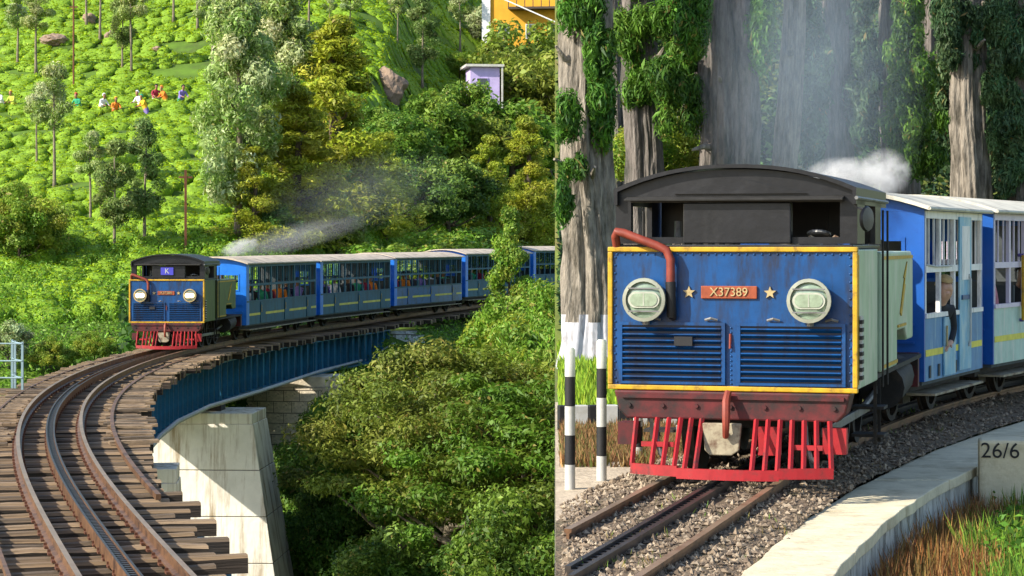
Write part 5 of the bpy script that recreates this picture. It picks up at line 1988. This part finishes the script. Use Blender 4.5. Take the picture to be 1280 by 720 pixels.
# right of the wall: dry brown stems, then green weeds
n = 42000
Y = rng.uniform(11.5, 27, n)
so_ = np.interp(Y, _so[:, 0], _so[:, 1])
q = rng.random(n) ** 1.2 * 3.2
X = so_ + .02 + q
lump = fbm(X * 1.7, Y * 1.1, 51)
k = (lump > .34) & (640 + X / Y * FPX < 1330)
X, Y, q = X[k], Y[k], q[k]
z = near_z(X, Y)
DRY = [(0.30, 0.14, 0.04), (0.22, 0.095, 0.03), (0.36, 0.22, 0.08), (0.17, 0.13, 0.03)]
GRN = [(0.10, 0.22, 0.02), (0.16, 0.30, 0.03), (0.06, 0.14, 0.015), (0.24, 0.27, 0.04)]
u = 640 + X / Y * FPX
v = HZ + (CZ - z) / Y * FPX
green = (u - 1205) / 120 + (fbm(X * 1.3, Y * 1.3, 52) - .5) * 2.0 + (v < 620) * .45 > .25
blades('dry_grass', X[~green], Y[~green], z[~green], .42, .016, DRY, 'rust brown dry grass below the platform wall', .45)
blades('weed_grass', X[green], Y[green], z[green], .46, .022, GRN, 'fresh green grass beyond the dry grass by the wall', .6)
# broad leaved weeds in the green part
m = 26000
Y = rng.uniform(12, 25, m)
X = np.interp(Y, _so[:, 0], _so[:, 1]) + rng.random(m) ** .8 * 3.4
u = 640 + X / Y * FPX
lump = fbm(X * 1.6, Y * 1.6, 61)
k = (u > 1180 + 160 * (fbm(X, Y, 62) - .35)) & (u < 1330) & (lump > .38)
X, Y, lump = X[k], Y[k], lump[k]
z = near_z(X, Y) + rng.random(len(X)) * .75 * lump
me = leaf_mesh('leafy_weeds', np.stack([X, Y, z], 1), rng.normal(size=(len(X), 3)) * .6 + np.array([0, -.3, .7]), rng.uniform(.05, .11, len(X)), rng.uniform(.025, .05, len(X)),
               pal([(0.10, 0.24, 0.02), (0.15, 0.32, 0.03), (0.06, 0.15, 0.015)], len(X), .2))
tag(link('leafy_weeds', me), 'leafy green weeds along the right foot of the platform wall', 'weeds', kind='stuff')
# left bank: brown weeds before the kerb, lime grass behind it
n = 16000
Y = rng.uniform(21.2, 25.3, n)
X = ex(Y) + .06 + rng.random(n) * 1.6
k = fbm(X * 2, Y * 2, 71) > .33
X, Y = X[k], Y[k]
blades('brown_weeds', X, Y, near_z(X, Y), .22, .02, [(0.24, 0.13, 0.05), (0.32, 0.20, 0.08), (0.16, 0.10, 0.04), (0.14, 0.15, 0.04)], 'brown dead weeds between the path and the striped kerb', .6)
n = 30000
Y = 25.7 + 21 * rng.random(n)
X = ex(Y) + .06 + rng.random(n) * 4.5
k = (fbm(X * 1.2, Y * 1.2, 72) > .25)
X, Y = X[k], Y[k]
blades('lime_grass', X, Y, near_z(X, Y), .26, .03, [(0.24, 0.34, 0.02), (0.30, 0.40, 0.03), (0.16, 0.27, 0.02)], 'sunny lime green grass behind the striped kerb', .5)
# tufts in the ballast
n = 2600
Y = rng.uniform(12.5, 24, n)
lo, hi = f_bl(Y), f_si(Y)
X = lo + (hi - lo) * rng.random(n)
k = (fbm(X * 2.3, Y * 2.3, 81) > .62) & (X > ex(Y) + .1)
X, Y = X[k], Y[k]
blades('ballast_tufts', X, Y, zbal(X, Y), .07, .008, [(0.16, 0.22, 0.04), (0.24, 0.17, 0.06)], 'small tufts of weed growing in the ballast', .8)


# ------------------------------------------------------------------ old cypress trees
def big_trunk(h, r0, r1, seed, bark, lean=(0, 0), twist=.4, white=0.0, lob=5):
    r = np.random.default_rng(seed)
    na, nz = 96, 70
    ph = r.random(12) * 6.28
    vs, fs, ms = [], [], []
    for i in range(nz):
        t = i / (nz - 1)
        z = h * t
        rad = r0 + (r1 - r0) * t ** .8 + .38 * r0 * math.exp(-z / .55)
        cx = lean[0] * t ** 1.3 + .05 * math.sin(z * .9 + ph[0])
        cy = lean[1] * t
        for j in range(na):
            a = 2 * math.pi * j / na
            w = a + twist * t
            f = 1 + .10 * (float(vnoise(np.float64(3 * math.cos(a) + seed), np.float64(z * .55 + 3 * math.sin(a)), seed)) - .5) * 2 + .12 * math.sin(lob * w + ph[1]) + .07 * math.sin((2 * lob + 1) * w + ph[2] + .6 * math.sin(z * 1.1))
            rid = abs(math.sin(13.5 * w + ph[3] + .5 * math.sin(z * 1.7 + ph[4]) + .3 * math.sin(z * 4.1)))
            f += .16 * (rid ** .6) * (.5 + float(vnoise(np.float64(j * .33), np.float64(z * 2.2), seed + 5))) - .11 + .02 * math.sin(37 * w + z * 2.2 + ph[5]) + .03 * math.sin(z * 3 + 3 * w)
            vs.append((cx + rad * f * math.cos(a), cy + rad * f * math.sin(a), z))
    for i in range(nz - 1):
        for j in range(na):
            j2 = (j + 1) % na
            fs.append((i * na + j, i * na + j2, (i + 1) * na + j2, (i + 1) * na + j))
            ms.append(1 if (white and h * (i + .5) / nz < white + .06 * math.sin(j * .5)) else 0)
    fs.append(tuple(range((nz - 1) * na, nz * na)))
    ms.append(0)
    me = bpy.data.meshes.new('trunk')
    me.from_pydata(vs, [], fs)
    me.materials.append(M[bark])
    me.materials.append(M['whitewash'])
    me.polygons.foreach_set('material_index', ms)
    me.shade_smooth()
    return me


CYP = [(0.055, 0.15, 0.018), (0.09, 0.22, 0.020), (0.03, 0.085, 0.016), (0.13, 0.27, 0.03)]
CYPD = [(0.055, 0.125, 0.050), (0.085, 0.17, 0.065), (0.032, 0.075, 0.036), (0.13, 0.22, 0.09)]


def cyp_tree(u, d, h, r0, r1, seed, bark, label, sprays, lean=(0, 0), white=0.0, per=1500, stubs=3, cols=CYP, ln=.15, wd=.035, z0=None, lob=5):
    X = (u - 640) / FPX * d
    z = float(near_z(np.array([X]), np.array([d]))[0]) if z0 is None else z0
    t = thing('cypress_tree', (X, d, z - .15), 0, label, 'tree', 'old cypresses behind the near train')
    tm_ = big_trunk(h, r0, r1, seed, bark, lean, white=white, lob=lob)
    for q in tm_.vertices:
        q.co.x = max(q.co.x, float(ex(q.co.y + d)) - X + .012)
    link('trunk', tm_, t)
    r = random.Random(seed)
    for k in range(stubs):
        zz = r.uniform(2.2, h * .8)
        a = r.uniform(-2.6, -.5)
        b = Vector((math.cos(a), math.sin(a) * .7, .25)) * r.uniform(.4, .9)
        c = Vector((lean[0] * (zz / h) ** 1.3, lean[1] * zz / h, zz))
        s = c + Vector((math.cos(a), math.sin(a), 0)) * (r0 * .6)
        MB().tube([s - Vector((math.cos(a), math.sin(a), 0)) * .3, s + b * .5, s + b + Vector((0, 0, r.uniform(-.2, .25)))], [.09, .06, .025], 7).build('dead_branch', 'bark_ashen', t, smooth=True)
    if sprays:
        cl = []
        for (su, sv, ru, rv, sdp) in sprays:
            dd = d + sdp
            c = at(su, sv, dd) - Vector(t.location)
            rx, rz = ru / FPX * dd, rv / FPX * dd
            m = max(14, int(rx * rz * 60))
            for q in range(m):
                a, e = r.uniform(0, 6.28), r.uniform(-1, 1)
                w = math.sqrt(max(0, 1 - e * e)) * math.sqrt(r.random())
                kk = r.uniform(.10, .26)
                cl.append((c.x + rx * w * math.cos(a), c.y + rx * .7 * w * math.sin(a), c.z + rz * e, kk, kk, kk * 1.6))
        P, Nn, L_, W_, C_ = clump_leaves(cl, max(110, min(520, 42000 // max(1, len(cl)))), ln, wd, cols, up=.1, shell=.05)
        T = rng.normal(size=P.shape) * .45 + np.array([0, 0, 1.0])
        world_x = P[:, 0] + X
        k = world_x - .05 > ex(P[:, 1] + d)
        me = leaf_mesh('crown', P[k], Nn[k], L_[k], W_[k], C_[k], T=T[k])
        link('crown', me, t)
    return t


cyp_tree(737, 40, 9.5, .50, .36, 3, 'bark_ashen', 'old cypress with whitewashed foot at the picture divide', [(704, 200, 26, 66, -.9), (748, 62, 17, 62, -.6), (722, 4, 18, 24, -.5), (752, 128, 12, 40, -.4)], lean=(-.12, 0), white=1.0, stubs=4)
cyp_tree(802, 43, 10, .36, .26, 5, 'bark_furrow', 'dark cypress trunk with a big hanging spray of bright foliage', [(838, 62, 36, 62, -1.0), (845, 120, 34, 44, -1.3), (792, 20, 24, 44, -.3), (800, 105, 14, 30, -.2)], white=.9, stubs=2)
cyp_tree(853, 45, 10, .17, .13, 6, 'bark_ashen', 'slim pale trunk between two thick cypress trunks', [], stubs=1)
cyp_tree(908, 42, 10, .54, .46, 7, 'bark_furrow', 'thickest grey furrowed cypress trunk behind the near cab roof', [(868, 24, 14, 40, -.9), (950, 40, 10, 40, -.8)], stubs=3, lob=6)
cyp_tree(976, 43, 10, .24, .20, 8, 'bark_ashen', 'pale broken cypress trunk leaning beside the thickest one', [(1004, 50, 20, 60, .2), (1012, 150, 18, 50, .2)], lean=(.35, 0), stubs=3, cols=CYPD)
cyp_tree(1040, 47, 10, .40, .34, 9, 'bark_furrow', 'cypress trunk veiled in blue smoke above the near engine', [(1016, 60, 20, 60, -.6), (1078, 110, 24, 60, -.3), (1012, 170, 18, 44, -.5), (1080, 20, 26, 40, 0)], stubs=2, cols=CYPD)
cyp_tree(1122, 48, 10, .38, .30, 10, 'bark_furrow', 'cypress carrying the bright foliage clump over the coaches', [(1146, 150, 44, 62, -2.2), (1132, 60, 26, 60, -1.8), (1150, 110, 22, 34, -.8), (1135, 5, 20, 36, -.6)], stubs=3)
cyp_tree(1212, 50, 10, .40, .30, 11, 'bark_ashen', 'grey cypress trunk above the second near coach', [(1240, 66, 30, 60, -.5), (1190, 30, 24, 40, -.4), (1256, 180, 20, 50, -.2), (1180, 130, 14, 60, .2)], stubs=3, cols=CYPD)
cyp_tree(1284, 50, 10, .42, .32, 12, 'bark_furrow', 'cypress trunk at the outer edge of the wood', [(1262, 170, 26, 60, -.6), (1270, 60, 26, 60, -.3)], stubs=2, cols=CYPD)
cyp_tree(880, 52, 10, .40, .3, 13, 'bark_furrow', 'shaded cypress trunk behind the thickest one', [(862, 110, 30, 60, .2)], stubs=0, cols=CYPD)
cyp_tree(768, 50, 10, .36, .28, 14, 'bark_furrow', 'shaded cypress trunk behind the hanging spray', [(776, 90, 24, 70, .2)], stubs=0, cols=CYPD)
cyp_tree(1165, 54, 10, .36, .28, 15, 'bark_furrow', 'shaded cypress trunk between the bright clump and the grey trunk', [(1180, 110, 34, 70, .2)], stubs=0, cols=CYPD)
# undergrowth that clothes the bank behind the trees
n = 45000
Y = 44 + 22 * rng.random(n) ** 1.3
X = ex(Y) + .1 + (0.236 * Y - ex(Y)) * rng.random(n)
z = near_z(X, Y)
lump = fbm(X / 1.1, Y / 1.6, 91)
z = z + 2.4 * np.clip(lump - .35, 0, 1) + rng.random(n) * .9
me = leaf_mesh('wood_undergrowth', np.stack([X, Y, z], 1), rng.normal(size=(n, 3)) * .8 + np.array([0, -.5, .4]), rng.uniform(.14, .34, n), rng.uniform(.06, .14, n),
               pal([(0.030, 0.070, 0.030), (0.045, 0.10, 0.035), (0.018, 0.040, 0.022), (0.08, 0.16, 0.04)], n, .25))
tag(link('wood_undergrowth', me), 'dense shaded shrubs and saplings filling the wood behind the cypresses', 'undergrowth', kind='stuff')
put('lime0', 'sapling_bush', ((826 - 640) / FPX * 44.5, 44.5, 3.4), 2.2, 1.0, 'bright sapling showing between the dark cypress trunks', 'bush')


# ------------------------------------------------------------------ smoke and steam
def smoke_mat(name, color, dens, nscale, thr=.45, aniso=-.3):
    m = bpy.data.materials.new(name)
    m.use_nodes = True
    N, L = m.node_tree.nodes, m.node_tree.links
    N.remove(N['Principled BSDF'])
    pv = N.new('ShaderNodeVolumePrincipled')
    pv.inputs['Color'].default_value = (*color, 1)
    pv.inputs['Anisotropy'].default_value = aniso
    tc = N.new('ShaderNodeTexCoord')
    ln = N.new('ShaderNodeVectorMath')
    ln.operation = 'LENGTH'
    L.new(tc.outputs['Object'], ln.inputs[0])
    fo = N.new('ShaderNodeMapRange')
    fo.inputs[1].default_value = 1.0
    fo.inputs[2].default_value = 0.15
    L.new(ln.outputs['Value'], fo.inputs[0])
    nz = N.new('ShaderNodeTexNoise')
    nz.inputs['Scale'].default_value = nscale
    nz.inputs['Detail'].default_value = 6
    nz.inputs['Roughness'].default_value = 0.62
    nz.inputs['Distortion'].default_value = 0.8
    L.new(tc.outputs['Object'], nz.inputs['Vector'])
    mr = N.new('ShaderNodeMapRange')
    mr.inputs[1].default_value = thr
    mr.inputs[2].default_value = thr + .18
    L.new(nz.outputs[0], mr.inputs[0])
    mu = N.new('ShaderNodeMath')
    mu.operation = 'MULTIPLY'
    L.new(fo.outputs[0], mu.inputs[0])
    L.new(mr.outputs[0], mu.inputs[1])
    m2 = N.new('ShaderNodeMath')
    m2.operation = 'MULTIPLY'
    L.new(mu.outputs[0], m2.inputs[0])
    m2.inputs[1].default_value = dens
    L.new(m2.outputs[0], pv.inputs['Density'])
    L.new(pv.outputs[0], N['Material Output'].inputs['Volume'])
    M[name] = m


def puff(name, c, r, mname, label, tilt=0.0):
    bm = bmesh.new()
    bmesh.ops.create_icosphere(bm, subdivisions=3, radius=1)
    me = bpy.data.meshes.new(name)
    bm.to_mesh(me)
    bm.free()
    me.materials.append(M[mname])
    o = link(name, me)
    o.location = c
    o.scale = r
    o.rotation_euler = (0, tilt, 0)
    tag(o, label, 'smoke', kind='stuff')


smoke_mat('steam_white', (.97, .97, .97), 5.5, 2.2, .40)
smoke_mat('smoke_blue', (.95, .97, 1.0), .26, 2.2, .36)
smoke_mat('smoke_thin', (.82, .92, 1.0), .05, 1.6, .34)
smoke_mat('smoke_near', (.66, .83, 1.0), .17, 1.4, .30)
puff('engine_steam', at(300, 309, 66.5), (.62, .5, .26), 'steam_white', 'white steam jet at the chimney of the bridge engine', R(-18))
puff('engine_smoke', at(366, 297, 71), (2.7, 1.2, .5), 'smoke_blue', 'grey smoke trail drifting back over the first coach', R(-14))
puff('valley_smoke', at(452, 240, 79), (3.8, 1.6, 1.5), 'smoke_thin', 'thin blue smoke hanging over the trees behind the bridge', R(-10))
puff('engine_steam', at(1076, 226, 23.6), (.42, .5, .26), 'steam_white', 'white steam puff behind the near cab roof', R(10))
puff('engine_steam', at(1040, 222, 23.3), (.36, .4, .22), 'steam_white', 'white steam puff curling over the near cab roof', R(-15))
puff('engine_steam', at(1106, 216, 24.2), (.30, .4, .28), 'steam_white', 'white steam puff above the short near coach', R(5))
puff('near_smoke', at(1018, 95, 33), (1.75, 1.5, 3.1), 'smoke_near', 'bluish smoke rising before the cypress trunks', 0)
